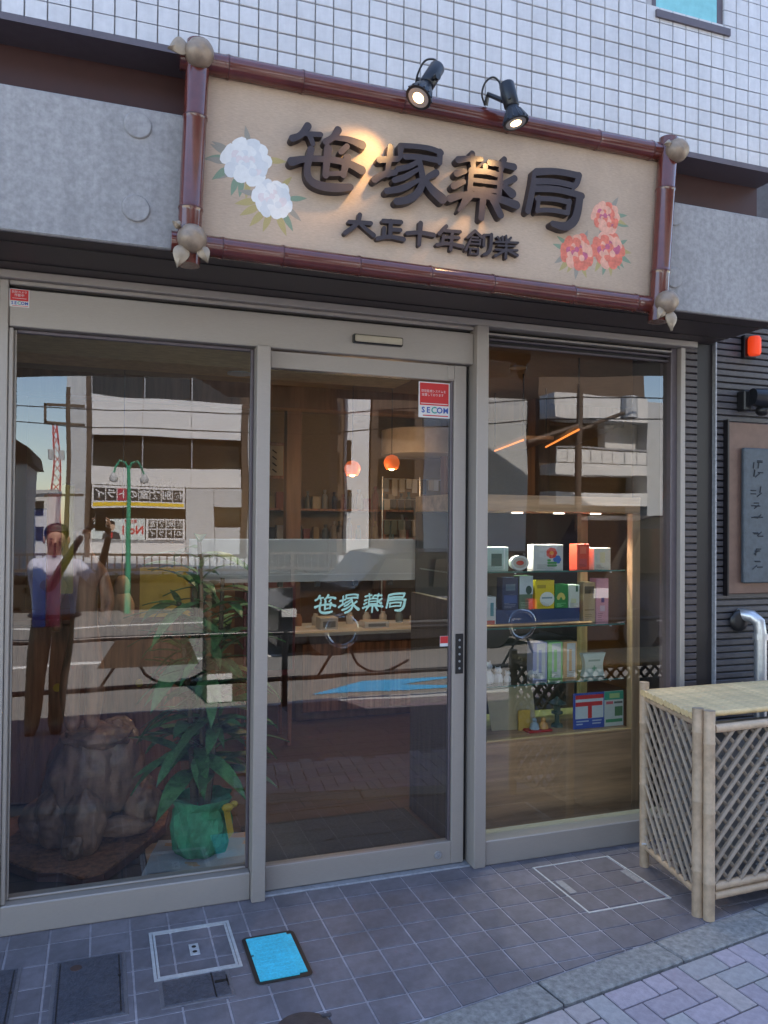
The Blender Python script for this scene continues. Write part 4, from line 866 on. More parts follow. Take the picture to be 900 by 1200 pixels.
for s0, s1, h in stems:
    base = PTP+Vector((s0[0], s0[1], .17)); top = PTP+Vector((s1[0], s1[1], .17+h))
    MB().path([base, base.lerp(top, .5)+Vector((.012, -.01, 0)), top], [.014, .012, .009], 8).build('cane', 'stem', pt, smooth=True)
    nl = int(h*36); an = random.uniform(0, 6)
    for k in range(nl):
        u = .16+.84*k/nl; p = base.lerp(top, u)+Vector((.012*sin(pi*u), -.01*sin(pi*u), 0)); an += 2.4+random.uniform(-.3, .3)
        if sin(an) < -.55 and random.random() < .35: an += 1.2
        vi = random.randrange(3); sc_ = random.uniform(.22, .36)*(1.1-.3*u); tilt = random.uniform(-.75, .15)+.25*(1-u)
        if p.y+sin(an)*sc_*.9 < .09: sc_ *= .6
        if vi not in ld_:
            o = lm[vi].build('leaf', 'leafg', pt, smooth=True, origin=(0, 0, 0)); ld_[vi] = o.data; o.location = p-PTP
        else: o = link('leaf', ld_[vi], p, pt)
        o.rotation_euler = (random.uniform(-.3, .3), tilt, an); o.scale = (sc_,)*3
# hanging colour strips behind the glass
def strip(label, x0, x1, z0, z1, m):
    mb = MB(); n = 14; vs_ = []
    for i in range(n+1):
        z = z1-(z1-z0)*i/n
        for k in range(4): x = x0+(x1-x0)*k/3; vs_.append((x, .34+.006*sin(5*x*30+i*.5), z))
    mb.add(vs_, [(i*4+k, i*4+k+1, (i+1)*4+k+1, (i+1)*4+k) for i in range(n) for k in range(3)])
    mb.add([(x, y+.003, z) for x, y, z in vs_], [(i*4+k, (i+1)*4+k, (i+1)*4+k+1, i*4+k+1) for i in range(n) for k in range(3)])
    t = mb.build('cloth_strip', m, smooth=True, label=label, cat='cloth strip', group='hanging colour strips'); MB().path([(x0, .343, z1), (x1, .343, z1)], .004, 6).build('rod', 'black', t)
strip('deep blue cloth strip hanging above the carved figure', -.250, -.203, 1.03, 1.495, 'bblue')
strip('crimson cloth strip hanging between the blue and yellow ones', -.200, -.150, 1.03, 1.56, 'bred')
strip('mustard yellow cloth strip hanging behind the large pane', -.147, -.103, 1.16, 1.595, 'byel')
ch_ = thing('low_wooden_chest', 'dark low wooden chest behind the carved figure', 'chest', (.1, 1.5, 0))
MB().bbox(-.42, .42, 1.32, 1.75, .02, .92, .01).build('body', 'walnut', ch_); MB().bbox(-.45, .45, 1.29, 1.78, .92, .95, .006).build('top', 'redwood', ch_)
for x in (-.2, .2): MB().disc_y((x, .6), .02, 1.305, 1.319, 14).build('knob', 'gold', ch_)
gd = MB(); gd.ball((.10, 1.0, 1.02), (.06, .05, .10), 16, 12, .06); gd.ball((.10, 1.0, 1.13), (.038, .034, .06), 14, 10); gd.path([(.10, 1.0, 1.18), (.10, 1.0, 1.25)], .008, 6)
gdo = gd.build('gourd', 'oakz', smooth=True, label='hanging brown dried gourd between the figure and the plant', cat='gourd'); MB().path([(.10, 1.0, 1.25), (.10, 1.0, 2.258)], .002, 5).build('string', 'black', gdo)
MB().box(.19, .44, 1.17, 1.2, .96, 1.215).build('yellow_panel', mat('ochre yellow card', (.52, .36, .06), .7), label='plain ochre yellow card standing behind the plant leaves', cat='card')
# ================================================================ show case in the right hand bay
SC = thing('show_case', 'light oak show case with glass shelves inside the shop window', 'show case', (2.07, .52, .0))
def sc(name, *a, m='oak', b=.002): return MB().bbox(*a, b).build(name, m, SC)
sc('base_panel', 1.552, 2.536, .30, .33, .0, .412); sc('base_top', 1.552, 2.536, .301, .79, .4125, .4265)
sc('top_rail', 1.552, 2.584, .30, .80, 1.513, 1.592); sc('post', 2.537, 2.584, .30, .345, 0, 1.5125, m='oakz'); sc('post', 2.537, 2.584, .76, .80, 0, 1.5125, m='oakz')
sc('back_panel', 1.552, 2.536, .79, .80, .427, 1.5125, m='darkpanel')
for z in (1.2155, .9425, .6645):
    s_ = MB().box(1.553, 2.535, .36, .74, z, z+.008).build('glass_shelf', 'clear', SC); MB().box(1.553, 2.535, .3575, .3597, z, z+.008).build('edge', 'shelf_edge', s_)
    for x in (1.9, 2.45): MB().path([(x, .36, z-.006), (x, .36, z)], .005, 8).build('bracket', 'steel', SC)
for x in (1.72, 1.96, 2.2, 2.42):
    dl = MB().lathe([(.002, 0), (.028, 0), (.028, .006), (.002, .006)], (x, .45, 1.506), 16).build('downlight', 'whitestrip', SC)
    l = bpy.data.lights.new('downlight_glow', 'SPOT'); l.energy = 5.0; l.color = (1, .92, .82); l.spot_size = radians(120); l.spot_blend = .8; l.shadow_soft_size = .02
    lo = bpy.data.objects.new('downlight_glow', l); COL.objects.link(lo); lo.parent = SC; lo.location = Vector((x, .45, 1.50))-WP[SC.name]
def pm_(c, r=.5): 
    k = ('pm',)+tuple(c)
    if k not in M: M[k] = mat('print '+'_'.join(str(x) for x in c), c, r, 0, .04, 30)
    return M[k]
Z1, Z2, Z2b, Z3, Z4 = 1.2237, .9507, 1.0305, .6727, .4267
def carton(label, x0, x1, z0, h, col, depth=.06, y=.42, panels=(), name='product_box', cat='product box', rz=0):
    t = thing(name, label, cat, ((x0+x1)/2, y+depth/2, z0)); H = h; W = x1-x0
    MB().bbox(x0, x1, y, y+depth, z0, z0+h, .0012).build('carton', pm_(col), t)
    for k, (u0, u1, v0, v1, c) in enumerate(panels): MB().box(x0+W*u0, x0+W*u1, y-.0006-.0001*k, y-.0001, z0+H*v0, z0+H*v1).build('print', pm_(c), t)
    if name == 'product_box':                     # fine print
        ink = tuple(c*.35 if sum(col) > .5 else min(.7, c*2+.2) for c in col)
        for q in range(4): MB().box(x0+W*.12, x0+W*random.uniform(.35, .86), y-.0013, y-.0009, z0+H*(.06+.045*q), z0+H*(.06+.045*q)+.0018).build('print', pm_(tuple(round(c, 2) for c in ink)), t)
    if rz: t.rotation_euler = (0, 0, rz)
    return t
def ell(mb, cx, cz, rx, rz_, y, n=18): mb.add([(cx+rx*cos(2*pi*k/n), y, cz+rz_*sin(2*pi*k/n)) for k in range(n)], [tuple(range(n))]); return mb
W_ = (.70, .71, .70); G_ = (.10, .30, .12)
t = carton('clear topped box with a dark green label on the top shelf', 1.765, 1.895, Z1, .115, (.45, .60, .56), panels=((.28, .72, .18, .72, (.03, .10, .09)), (.8, .86, .05, .95, (.75, .8, .8))))
t = thing('soap_tin', 'oval white tin with a red centre on the top shelf', 'tin', (1.96, .43, Z1)); mb = MB()
mb.prism([(1.96+.05*cos(k*.2618), Z1+.0365+.036*sin(k*.2618)) for k in range(24)], 'y', .42, .445); mb.build('tin', pm_(W_), t); ell(MB(), 1.96, Z1+.0365, .038, .027, .4195).build('print', pm_((.5, .45, .4)), t); ell(MB(), 1.96, Z1+.0365, .022, .012, .4192).build('print', pm_((.5, .05, .03)), t)
t = carton('white box painted with a red and a blue flower', 2.035, 2.207, Z1, .127, (.58, .60, .60))
fx = MB()
for k in range(7): ell(fx, 2.14+.016*cos(k*.9), Z1+.085+.014*sin(k*.9), .016, .014, .4197-.0001*k)
fx.build('red_flower', pm_((.72, .06, .03)), t); ell(MB(), 2.14, Z1+.085, .012, .010, .4188).build('flower_heart', pm_((.8, .35, .05)), t); fx = MB()
for k in range(6): ell(fx, 2.172+.012*cos(k*1.05), Z1+.052+.011*sin(k*1.05), .012, .011, .4196-.0001*k)
fx.build('blue_flower', pm_((.04, .15, .5)), t); fx = MB()
for k in range(9): ell(fx, 2.125+.012*(k % 4), Z1+.022+.013*(k//4), .011, .006, .4197-.0001*k)
fx.build('leaf_print', pm_((.05, .3, .08)), t)
carton('red upright box beside the flower box', 2.282, 2.362, Z1, .130, (.74, .09, .05), panels=((.25, .75, .62, .9, (.8, .2, .12)), (.2, .8, .12, .42, (.55, .10, .10))), rz=.12)
carton('plain white upright box at the end of the top shelf', 2.392, 2.492, Z1, .110, (.66, .68, .62), panels=((.35, .65, .3, .8, (.7, .68, .45)),))
carton('long dark blue display tray on the second shelf', 1.83, 2.31, Z2, .078, (.03, .06, .16), y=.425, depth=.12, name='display_tray', cat='tray')
carton('small white box on a red stand at the end of the tray', 1.768, 1.828, Z2, .145, W_, panels=((.1, .9, .05, .2, (.6, .1, .08)), (.5, .8, .35, .8, (.1, .3, .35))))
carton('tall dark navy box on the display tray', 1.864, 1.952, Z2+.079, .158, (.015, .035, .10), panels=((.2, .8, .6, .8, (.10, .16, .22)), (.1, .9, .2, .45, (.03, .08, .25))))
t = carton('white and olive box with a dark round emblem', 1.958, 2.034, Z2+.079, .165, (.10, .17, .10), panels=((0, 1, .45, 1, (.55, .62, .65)),)); ell(MB(), 2.01, Z2+.079+.095, .017, .022, .4187).build('emblem', pm_((.03, .08, .06)), t)
t = carton('bright yellow box with an oval white label', 2.047, 2.157, Z2+.079, .142, (.78, .58, .03), panels=((.1, .55, .72, .84, (.45, .33, .03)),)); ell(MB(), 2.115, Z2+.079+.048, .042, .036, .4187).build('label_print', pm_((.72, .76, .72)), t); MB().box(2.085, 2.145, .4183, .4186, Z2+.079+.05, Z2+.079+.058).build('print', pm_((.2, .3, .35)), t)
t = carton('green box with a yellow leaf print', 2.162, 2.238, Z2+.079, .120, (.03, .25, .06)); fx = MB()
for k in range(7):
    a_ = radians(20+k*23); ell(fx, 2.196+.016*cos(a_), Z2+.079+.045+.022*sin(a_), .010, .012, .4196-.0001*k, 8)
fx.build('leaf_print', pm_((.70, .58, .15)), t)
carton('white box with a green corner beside the leaf box', 2.242, 2.305, Z2+.079, .116, (.64, .70, .62), panels=((.65, .85, .7, .95, (.05, .15, .08)), (.2, .7, .2, .4, (.6, .65, .4))))
carton('tan slim box with dark print', 2.328, 2.400, Z2, .207, (.50, .36, .20), panels=((.1, .9, .72, .9, (.12, .09, .05)), (.1, .9, .3, .33, (.3, .2, .1))))
carton('pink slim box at the end of the second shelf', 2.406, 2.480, Z2, .225, (.72, .33, .40), panels=((.4, .65, .45, .56, (.15, .08, .25)), (.3, .7, .25, .38, (.7, .5, .6))))
for k in range(4): MB().path([(1.60, .385+.012*k, Z2+.006), (2.36, .39+.012*k, Z2+.006)], .005, 6).build('incense_stick', 'oak', label='thin wooden stick lying along the front of the second shelf', cat='stick', group='sticks on the second shelf')
for lb, x0, x1, c, h in (('lavender edged upright box on the third shelf', 2.037, 2.118, (.42, .45, .68), .19), ('green edged upright box in the middle of three', 2.123, 2.208, (.36, .72, .28), .187), ('orange edged upright box on the third shelf', 2.212, 2.293, (.75, .45, .22), .185)):
    carton(lb, x0, x1, Z3, h, c, panels=((.26, .86, .04, .96, (.70, .72, .68)), (.4, .6, .2, .8, c)))
t = thing('pillow_pack', 'pale waisted pillow pack with a green cross', 'package', (2.395, .44, Z3)); pr = []
for k in range(9): v = k/8; pr.append((2.395+.064*(1-.22*sin(pi*v))*1.0+.006*v, Z3+.002+.118*v))
pr2 = [(2*2.395-x, z) for x, z in pr][::-1]; MB().prism(pr+pr2, 'y', .42, .45).build('pack', pm_((.62, .70, .62)), t)
MB().box(2.36, 2.43, .4192, .4198, Z3+.078, Z3+.088).build('print', pm_((.25, .38, .33)), t); MB().box(2.391, 2.399, .4190, .4197, Z3+.03, Z3+.058).build('print', pm_((.25, .55, .35)), t); MB().box(2.381, 2.409, .4187, .4190, Z3+.04, Z3+.048).build('print', pm_((.25, .55, .35)), t)
def animal(label, x, z, h, lying=False):
    mb = MB(); y = .44; w_ = h*.34
    if lying:
        mb.ball((x, y, z+h*.42), (h*.62, h*.4, h*.42), 18, 12); mb.ball((x-h*.2, y-h*.3, z+h*.5), (h*.3, h*.25, h*.28), 14, 10)
        for s_ in (-1, 1): mb.path([(x-h*.2+s_*h*.16, y-h*.3, z+h*.7), (x-h*.2+s_*h*.2, y-h*.3, z+h*.9)], [h*.08, h*.01], 6)
    else:
        mb.lathe([(.002, 0), (w_*.9, 0), (w_, h*.2), (w_*.85, h*.42), (w_*.5, h*.58), (.002, h*.6)], (x, y, z), 16); mb.ball((x, y-.004, z+h*.74), (w_*.74, w_*.7, h*.22), 14, 10)
        for s_ in (-1, 1):
            mb.path([(x+s_*w_*.4, y, z+h*.88), (x+s_*w_*.5, y, z+h)], [w_*.22, .001], 6); mb.path([(x+s_*w_*.4, y-w_*.7, z+h*.35), (x+s_*w_*.35, y-w_*.85, z+.004)], [w_*.2, w_*.22], 6)
    t = mb.build('porcelain_cat', 'white', smooth=True, label=label, cat='figurine', group='porcelain figurines')
    hx, hz = (x-h*.2, z+h*.52) if lying else (x, z+h*.76); fy = y-h*.53 if lying else y-w_*.72
    for s_ in (-1, 1): MB().ball((hx+s_*h*.07, fy, hz), .0028, 6, 4).build('eye', 'black', t)
animal('tallest white porcelain cat at the mullion end of the third shelf', 1.79, Z3, .108); animal('stout white porcelain cat second along the third shelf', 1.851, Z3, .078); animal('smallest white porcelain cat on the third shelf', 1.904, Z3, .055); animal('curled white porcelain cat before the lavender edged box', 2.057, Z3, .062, True)
# bottom of the case
t = thing('folding_screen_card', 'large buff square card leaning at the back of the case floor', 'card', (1.94, .5, Z4)); MB().add([(1.83, .46, Z4+.002), (2.07, .44, Z4+.002), (2.065, .475, Z4+.215), (1.815, .495, Z4+.215), (1.83, .464, Z4+.002), (2.07, .444, Z4+.002), (2.065, .479, Z4+.215), (1.815, .499, Z4+.215)], [(0,1,2,3),(7,6,5,4),(0,4,5,1),(1,5,6,2),(2,6,7,3),(3,7,4,0)]).build('card', pm_((.46, .38, .22)), t)
t = thing('paper_doll_set', 'small orange doll set on a red cushion', 'doll set', (2.04, .40, Z4)); MB().bbox(1.985, 2.12, .365, .43, Z4+.0005, Z4+.012, .004).build('cushion', pm_((.55, .03, .03)), t); MB().box(1.965, 2.03, .432, .44, Z4, Z4+.10).build('gold_screen', pm_((.65, .42, .08)), t)
mb = MB(); mb.lathe([(.002, 0), (.026, 0), (.02, .025), (.008, .036), (.002, .036)], (2.035, .40, Z4+.012), 12); mb.ball((2.035, .40, Z4+.056), .012, 12, 8); mb.build('doll', pm_((.35, .45, .5)), t, smooth=True)
mb = MB(); mb.lathe([(.002, 0), (.026, 0), (.02, .025), (.008, .036), (.002, .036)], (2.085, .40, Z4+.012), 12); mb.ball((2.085, .40, Z4+.056), .012, 12, 8); mb.build('doll', pm_((.7, .35, .1)), t, smooth=True)
t = thing('stone_lantern', 'miniature dark stone lantern on the case floor', 'ornament', (2.195, .45, Z4))
mb = MB(); mb.lathe([(.002, 0), (.035, 0), (.03, .012), (.014, .02), (.013, .06), (.032, .068), (.032, .076), (.02, .08), (.02, .112), (.052, .118), (.02, .135), (.006, .15), (.002, .152)], (2.195, .45, Z4), 6); mb.build('stone', pm_((.07, .12, .10), .8), t)
t = thing('postal_sign', 'blue and white card with a red postal mark', 'sign card', (2.338, .37, Z4)); z0 = Z4+.001; x0, x1 = 2.236, 2.418; H = .178
MB().box(x0, x1, .365, .369, z0, z0+H).build('card', pm_((.03, .09, .42)), t); MB().box(x0+.012, x1-.005, .3645, .365, z0+.05, z0+H-.012).build('white_field', pm_((.62, .70, .72)), t)
MB().box(x0+.012, x1-.005, .3638, .3644, z0+.148, z0+.168).build('red_bar', pm_((.65, .03, .04)), t); MB().box(x0+.012, x1-.012, .3638, .3644, z0+.112, z0+.133).build('red_bar', pm_((.65, .03, .04)), t); MB().box(x0+.085, x0+.108, .3638, .3644, z0+.051, z0+.1115).build('red_bar', pm_((.65, .03, .04)), t)
for k, (a_, b_) in enumerate(((.1, .5), (.1, .3), (.62, .92), (.62, .9))): MB().box(x0+.18*a_, x0+.18*b_, .3642, .3649, z0+.034-.014*(k % 2), z0+.040-.014*(k % 2)).build('print', pm_((.45, .55, .7)), t)
t = thing('advert_card', 'white and green advert card beside the postal mark', 'sign card', (2.51, .37, Z4)); x0, x1 = 2.420, 2.600; x1 = 2.534; 
MB().box(x0, x1, .366, .370, z0, z0+.178).build('card', pm_((.60, .66, .62)), t); MB().box(x0, x1, .3654, .3659, z0+.134, z0+.177).build('green_band', pm_((.03, .38, .24)), t); MB().box(x0+.03, x0+.09, .3648, .3653, z0+.142, z0+.166).build('print', pm_((.4, .62, .25)), t)
MB().box(x0+.01, x0+.052, .3652, .3659, z0+.112, z0+.126).build('print', pm_((.7, .15, .18)), t); MB().box(x0+.058, x1-.006, .3652, .3659, z0+.114, z0+.124).build('print', pm_((.12, .15, .13)), t); MB().box(x0+.062, x1-.005, .3652, .3659, z0+.05, z0+.098).build('print', pm_((.08, .22, .10)), t); MB().box(x0+.008, x1-.006, .3652, .3659, z0+.02, z0+.036).build('print', pm_((.04, .30, .14)), t)

# ================================================================ shop interior
mt = thing('entrance_mat', 'grey textile mat just inside the sliding door', 'mat', (1.05, .5, 0)); MB().bbox(.64, 1.47, .16, .72, 0, .008, .003).build('pile', 'mat', mt)
ct = thing('sales_counter', 'dark wood sales counter with a pale top deep in the shop', 'counter', (2.0, 2.8, 0))
MB().bbox(1.35, 2.75, 2.62, 3.1, 0, .62, .006).build('body', 'brownwood', ct); MB().bbox(1.31, 2.79, 2.57, 3.13, .62, .65, .004).build('top', 'offw', ct)
for k in range(4): MB().bbox(1.40+.34*k, 1.70+.34*k, 2.607, 2.6195, .06, .56, .004).build('panel', 'walnut', ct)
rc = thing('red_cabinet', 'dark red standing cabinet with legs beside the door mullion', 'cabinet', (1.05, 2.1, 0))
MB().bbox(.86, 1.20, 2.0, 2.35, .46, 1.07, .006).build('body', mat('oxblood lacquer', (.13, .012, .014), .3, 0, .2, 6, coat=.3), rc)
MB().bbox(.88, 1.18, 1.992, 1.9995, .50, 1.03, .003).build('door', 'black', rc)
for x in (.88, 1.16): 
    for y in (2.02, 2.31): MB().box(x, x+.025, y, y+.025, 0, .46).build('leg', 'walnut', rc)
sc_ = thing('acrylic_screen', 'long frosted acrylic screen clipped across the entrance at eye height', 'screen', (1.1, .82, 1.13))
MB().box(.396, 1.86, .818, .824, 1.155, 1.362).build('sheet', 'acryl', sc_); MB().box(.396, 1.86, .814, .828, 1.3625, 1.369).build('edge_bar', 'steel', sc_); MB().box(.396, 1.86, .815, .827, 1.188, 1.192).build('edge_bar', 'steel', sc_)
for x in (.45, .62, .84, 1.03, 1.23, 1.42, 1.6): MB().bbox(x-.013, x+.013, .806, .836, 1.13, 1.156, .003).build('clip', 'black', sc_)
for x in (.42, 1.84): MB().path([(x, .84, 0), (x, .84, 1.14)], .008, 8).build('stand', 'black', sc_)
def pendant(label, x, y, z):
    t = thing('pendant_lamp', label, 'pendant lamp', (x, y, z), 'orange pendant lamps')
    pr = [(.011, .065), (.039, .054), (.057, .026), (.061, 0), (.054, -.026), (.040, -.045)]
    mb = MB(); seg = 20; vs_ = [(x+r*cos(2*pi*k/seg), y+r*sin(2*pi*k/seg), z+zz) for r, zz in pr for k in range(seg)]
    mb.add(vs_, [(i*seg+k, i*seg+(k+1) % seg, (i+1)*seg+(k+1) % seg, (i+1)*seg+k) for i in range(len(pr)-1) for k in range(seg)]); mb.build('shade', 'orangeshade', t, smooth=True)
    MB().ball((x, y, z-.025), .03, 12, 8).build('bulb', 'bulb', t, smooth=True); MB().path([(x, y, z+.065), (x, y, 2.499)], .003, 6).build('cord', 'black', t)
    l = bpy.data.lights.new('pendant_glow', 'POINT'); l.energy = 1.6; l.color = (1, .6, .3); l.shadow_soft_size = .04; lo = bpy.data.objects.new('pendant_glow', l); COL.objects.link(lo); lo.parent = t; lo.location = (0, 0, -.09)
pendant('orange globe pendant nearer the column', 1.765, 2.6, 1.853); pendant('orange globe pendant nearer the security sticker', 2.078, 2.6, 1.908)
dr_ = thing('drum_pendant', 'wide pale drum shade hanging under the ceiling', 'drum shade', (2.55, 3.2, 2.03)); MB().lathe([(.34, 0), (.36, 0), (.36, .21), (.34, .21)], (2.62, 3.3, 2.04), 36).build('drum', mat('pale drum cloth', (.42, .38, .34), .8), dr_, smooth=True); MB().path([(2.62, 3.3, 2.14), (2.62, 3.3, 2.5)], .004, 6).build('cord', 'black', dr_); MB().path([(2.27, 3.3, 2.14), (2.97, 3.3, 2.14)], .004, 6).build('spider', 'black', dr_)
pf = thing('framed_picture', 'small framed calligraphy on the ochre back wall', 'picture', (1.5, 4.28, 1.9)); MB().bbox(1.42, 1.63, 4.27, 4.299, 1.86, 2.2, .004).build('frame', 'walnut', pf); MB().box(1.445, 1.605, 4.266, 4.2699, 1.89, 2.17).build('paper', pm_((.5, .45, .35)), pf)
for k in range(4): MB().path([(1.50, 4.264, 2.13-.06*k), (1.54, 4.264, 2.10-.06*k)], .006, 5).build('brush_mark', 'black', pf)
bs = thing('back_shelf', 'dark shelf unit with two tiers along the back wall', 'shelf', (2.3, 4.1, 0))
for z in (1.02, 1.30, 1.58): MB().box(1.34, 3.7, 3.95, 4.29, z-.02, z).build('board', 'walnut', bs)
for x in (1.34, 2.5, 3.68): MB().box(x, x+.025, 3.96, 4.28, 0, 1.56).build('upright', 'walnut', bs)
bt = {}
cols = [(.34, .34, .34), (.12, .13, .12), (.36, .30, .22), (.05, .045, .045), (.22, .06, .04), (.07, .16, .19), (.30, .22, .10)]
tiers = ((1.02, 'lowest'), (1.30, 'middle'), (1.58, 'top'))
for i in range(84):
    z, tn = tiers[i % 3]; x = 1.38+(i//3)*.083+random.uniform(-.012, .012)
    if x > 3.62: continue
    q = random.randrange(len(cols)); hh = random.uniform(.7, 1.15); box_ = random.random() < .45
    if (q, box_) not in bt:
        mb = MB(); r = .030
        if box_: mb.bbox(-.034, .034, -.03, .03, 0, .13, .002)
        else: mb.lathe([(.002, 0), (r, 0), (r, .11), (r*.75, .13), (r*.4, .14), (r*.4, .155), (r*.55, .156), (r*.55, .18), (.002, .18)], (0, 0, 0), 10)
        o = mb.build('medicine_carton' if box_ else 'medicine_bottle', pm_(cols[q], .4), origin=(0, 0, 0)); bt[(q, box_)] = o.data; o.location = (x, 4.08, z)
    else: o = link('medicine_carton' if box_ else 'medicine_bottle', bt[(q, box_)], (x, 4.08+random.uniform(-.06, .05), z))
    o.scale = (hh, hh, hh*random.uniform(.75, 1.2)); o['label'] = 'small %s on the %s tier of the back shelf' % ('medicine carton' if box_ else 'capped medicine bottle', tn); o['category'] = 'carton' if box_ else 'bottle'; o['group'] = ('cartons' if box_ else 'bottles')+' on the %s back shelf tier' % tn
for lb, x, z, w_, h in (('white carton on the counter top', 2.38, .65, .12, .07), ('grey card machine on the counter top', 1.62, .65, .14, .09), ('pale stack of leaflets on the counter top', 2.0, .65, .2, .05)):
    t = thing('counter_item', lb, 'box', (x, 2.75, z)); MB().bbox(x-w_/2, x+w_/2, 2.68, 2.82, z, z+h, .004).build('body', pm_((.55, .55, .55)), t); MB().box(x-w_*.35, x+w_*.35, 2.679, 2.6798, z+h*.2, z+h*.7).build('print', pm_((.2, .22, .25)), t)
# warm lit shelves seen over the show case
for lb, a_, b_ in (('lit wooden wall shelf nearer the mullion over the show case', (2.756, 1.8, 2.03), (2.955, 2.6, 2.03)), ('longer lit wooden shelf over the middle of the show case', (2.81, 1.2, 2.04), (3.21, 2.25, 2.04))):
    a_, b_ = Vector(a_), Vector(b_); t = thing('lit_shelf', lb, 'shelf', a_, 'lit shelves over the show case'); d = (b_-a_).normalized(); nrm = Vector((d.y, -d.x, 0))*.22
    MB().add([a_+Vector((0, 0, .015)), b_+Vector((0, 0, .015)), b_+nrm+Vector((0, 0, .015)), a_+nrm+Vector((0, 0, .015)), a_+Vector((0, 0, .04)), b_+Vector((0, 0, .04)), b_+nrm+Vector((0, 0, .04)), a_+nrm+Vector((0, 0, .04))], [(0,3,2,1),(4,5,6,7),(0,1,5,4),(1,2,6,5),(2,3,7,6),(3,0,4,7)]).build('board', 'brownwood', t)
    MB().path([a_+Vector((0, 0, .008)), b_+Vector((0, 0, .008))], .007, 8).build('strip_light', 'warmstrip', t)
    for p in (a_, b_): MB().path([p+Vector((0, 0, .04)), p+Vector((0, 0, 2.499-p.z))], .005, 6).build('hanger', 'black', t)
# ceiling downlights
for k, (x, y) in enumerate(((.634, .87), (1.3, 1.6), (2.6, 1.6), (1.0, 3.4), (3.0, 3.4))):
    zc = 2.186 if y == .87 else 2.496
    t = thing('ceiling_downlight', ('lit round downlight in the ochre beam behind the large pane', 'lit round downlight in the ceiling over the entrance', 'lit round downlight in the ceiling behind the show case', 'lit round downlight in the ceiling near the chest', 'lit round downlight in the ceiling by the back columns')[k], 'downlight', (x, y, zc), 'shop downlights')
    MB().lathe([(.05, -.004), (.058, -.004), (.058, .003), (.05, .003)], (x, y, zc), 20).build('ring', 'offw', t); MB().lathe([(.002, -.001), (.048, -.001), (.048, .002), (.002, .002)], (x, y, zc), 20).build('lens', 'bulb', t)
    l = bpy.data.lights.new('downlight_beam', 'SPOT'); l.energy = 5; l.color = (1, .78, .52); l.spot_size = radians(130); l.spot_blend = .9; l.shadow_soft_size = .05; lo = bpy.data.objects.new('downlight_beam', l); COL.objects.link(lo); lo.parent = t; lo.location = (0, 0, -.02)

# busy rack of packets at the end of the counter
rk = thing('packet_rack', 'wire rack crowded with small dark and white packets by the counter', 'rack', (2.62, 3.4, .65))
for z in (1.30, 1.48, 1.66, 1.84): MB().path([(2.3, 3.42, z), (3.0, 3.42, z)], .004, 5).build('wire', 'steel', rk)
for x in (2.3, 2.65, 3.0): MB().path([(x, 3.43, .0), (x, 3.43, 1.86)], .006, 6).build('upright', 'steel', rk)
for i in range(40):
    x = 2.33+(i % 10)*.068+random.uniform(-.01, .01); z = (1.30, 1.48, 1.66, 1.84)[i//10]; h = random.uniform(.08, .15)
    MB().box(x-.024, x+.024, 3.405+random.uniform(-.01, .008), 3.416, z-h, z).build('packet', pm_(random.choice([(.05, .05, .06), (.5, .5, .52), (.10, .13, .12), (.35, .33, .3), (.03, .04, .04), (.2, .22, .25)])), rk)
gl_ = thing('glass_jar_row', 'row of pale jars along the counter top', 'jars', (2.2, 2.95, .65))
for k in range(9): MB().lathe([(.002, 0), (.03, 0), (.032, .06), (.02, .075), (.02, .09), (.002, .09)], (1.45+.14*k, 2.97, .65), 12).build('jar', pm_(random.choice([(.5, .5, .5), (.3, .15, .08), (.15, .2, .22)])), gl_, smooth=True)
# ================================================================ across the road (seen in the shop glass)
GR = thing('guardrail', 'dark pipe pedestrian guardrail with looping ornaments along the road', 'guardrail', (1, -4.1, -.27))
YG = -4.1
for z, r in ((.43, .024), (.0, .022)): MB().path([(-5, YG, z), (8, YG, z)], r, 10).build('rail', 'blackm', GR, smooth=True)
for x in (-4.3, -2.36, -.32, 1.62, 3.56, 5.5, 7.4): MB().path([(x, YG, -.28), (x, YG, .455)], .03, 10).build('post', 'blackm', GR, smooth=True)
for k in range(-2, 4):
    x = .237+1.94*k
    if k: MB().path([(x+.15*cos(t*pi/10), YG, .425+.15*sin(t*pi/10)) for t in range(21)], .02, 8).build('ring', 'chrome', GR, smooth=True)
    MB().curve([(x-.03, YG, .30), (x-.12, YG, .18), (x-.235, YG, .0)], .013, 7).build('scroll', 'blackm', GR, smooth=True)
    MB().curve([(x+.06, YG, .29), (x+.14, YG, .12), (x+.25, YG, .04), (x+.37, YG, .012), (x+.5, YG, .03), (x+.67, YG, .11)], .013, 7).build('scroll', 'blackm', GR, smooth=True)
    if k == 0: MB().add([(x-.25, YG-.02, .18), (x+.6, YG-.02, .18), (x+.5, YG-.02, .42), (x-.1, YG-.02, .42), (x-.25, YG+.02, .18), (x+.6, YG+.02, .18), (x+.5, YG+.02, .42), (x-.1, YG+.02, .42)], [(0,1,2,3),(7,6,5,4),(0,4,5,1),(1,5,6,2),(2,6,7,3),(3,7,4,0)]).build('plate', 'bbrown', GR)
RCB = thing('roadside_cabinet', 'dark brown roadside cabinet with a white plate behind the guardrail', 'cabinet', (1.25, -5.2, -.4))
MB().bbox(1.03, 1.60, -5.45, -5.09, -.398, .80, .01).build('body', 'bbrown', RCB); MB().bbox(1.01, 1.62, -5.47, -5.07, .80, .84, .006).build('lid', 'bbrown', RCB)
MB().bbox(1.08, 1.55, -5.089, -5.082, .05, .74, .004).build('door', 'darkpanel', RCB); MB().box(1.04, 1.30, -5.089, -5.08, -.39, -.115).build('white_plate', 'white', RCB)
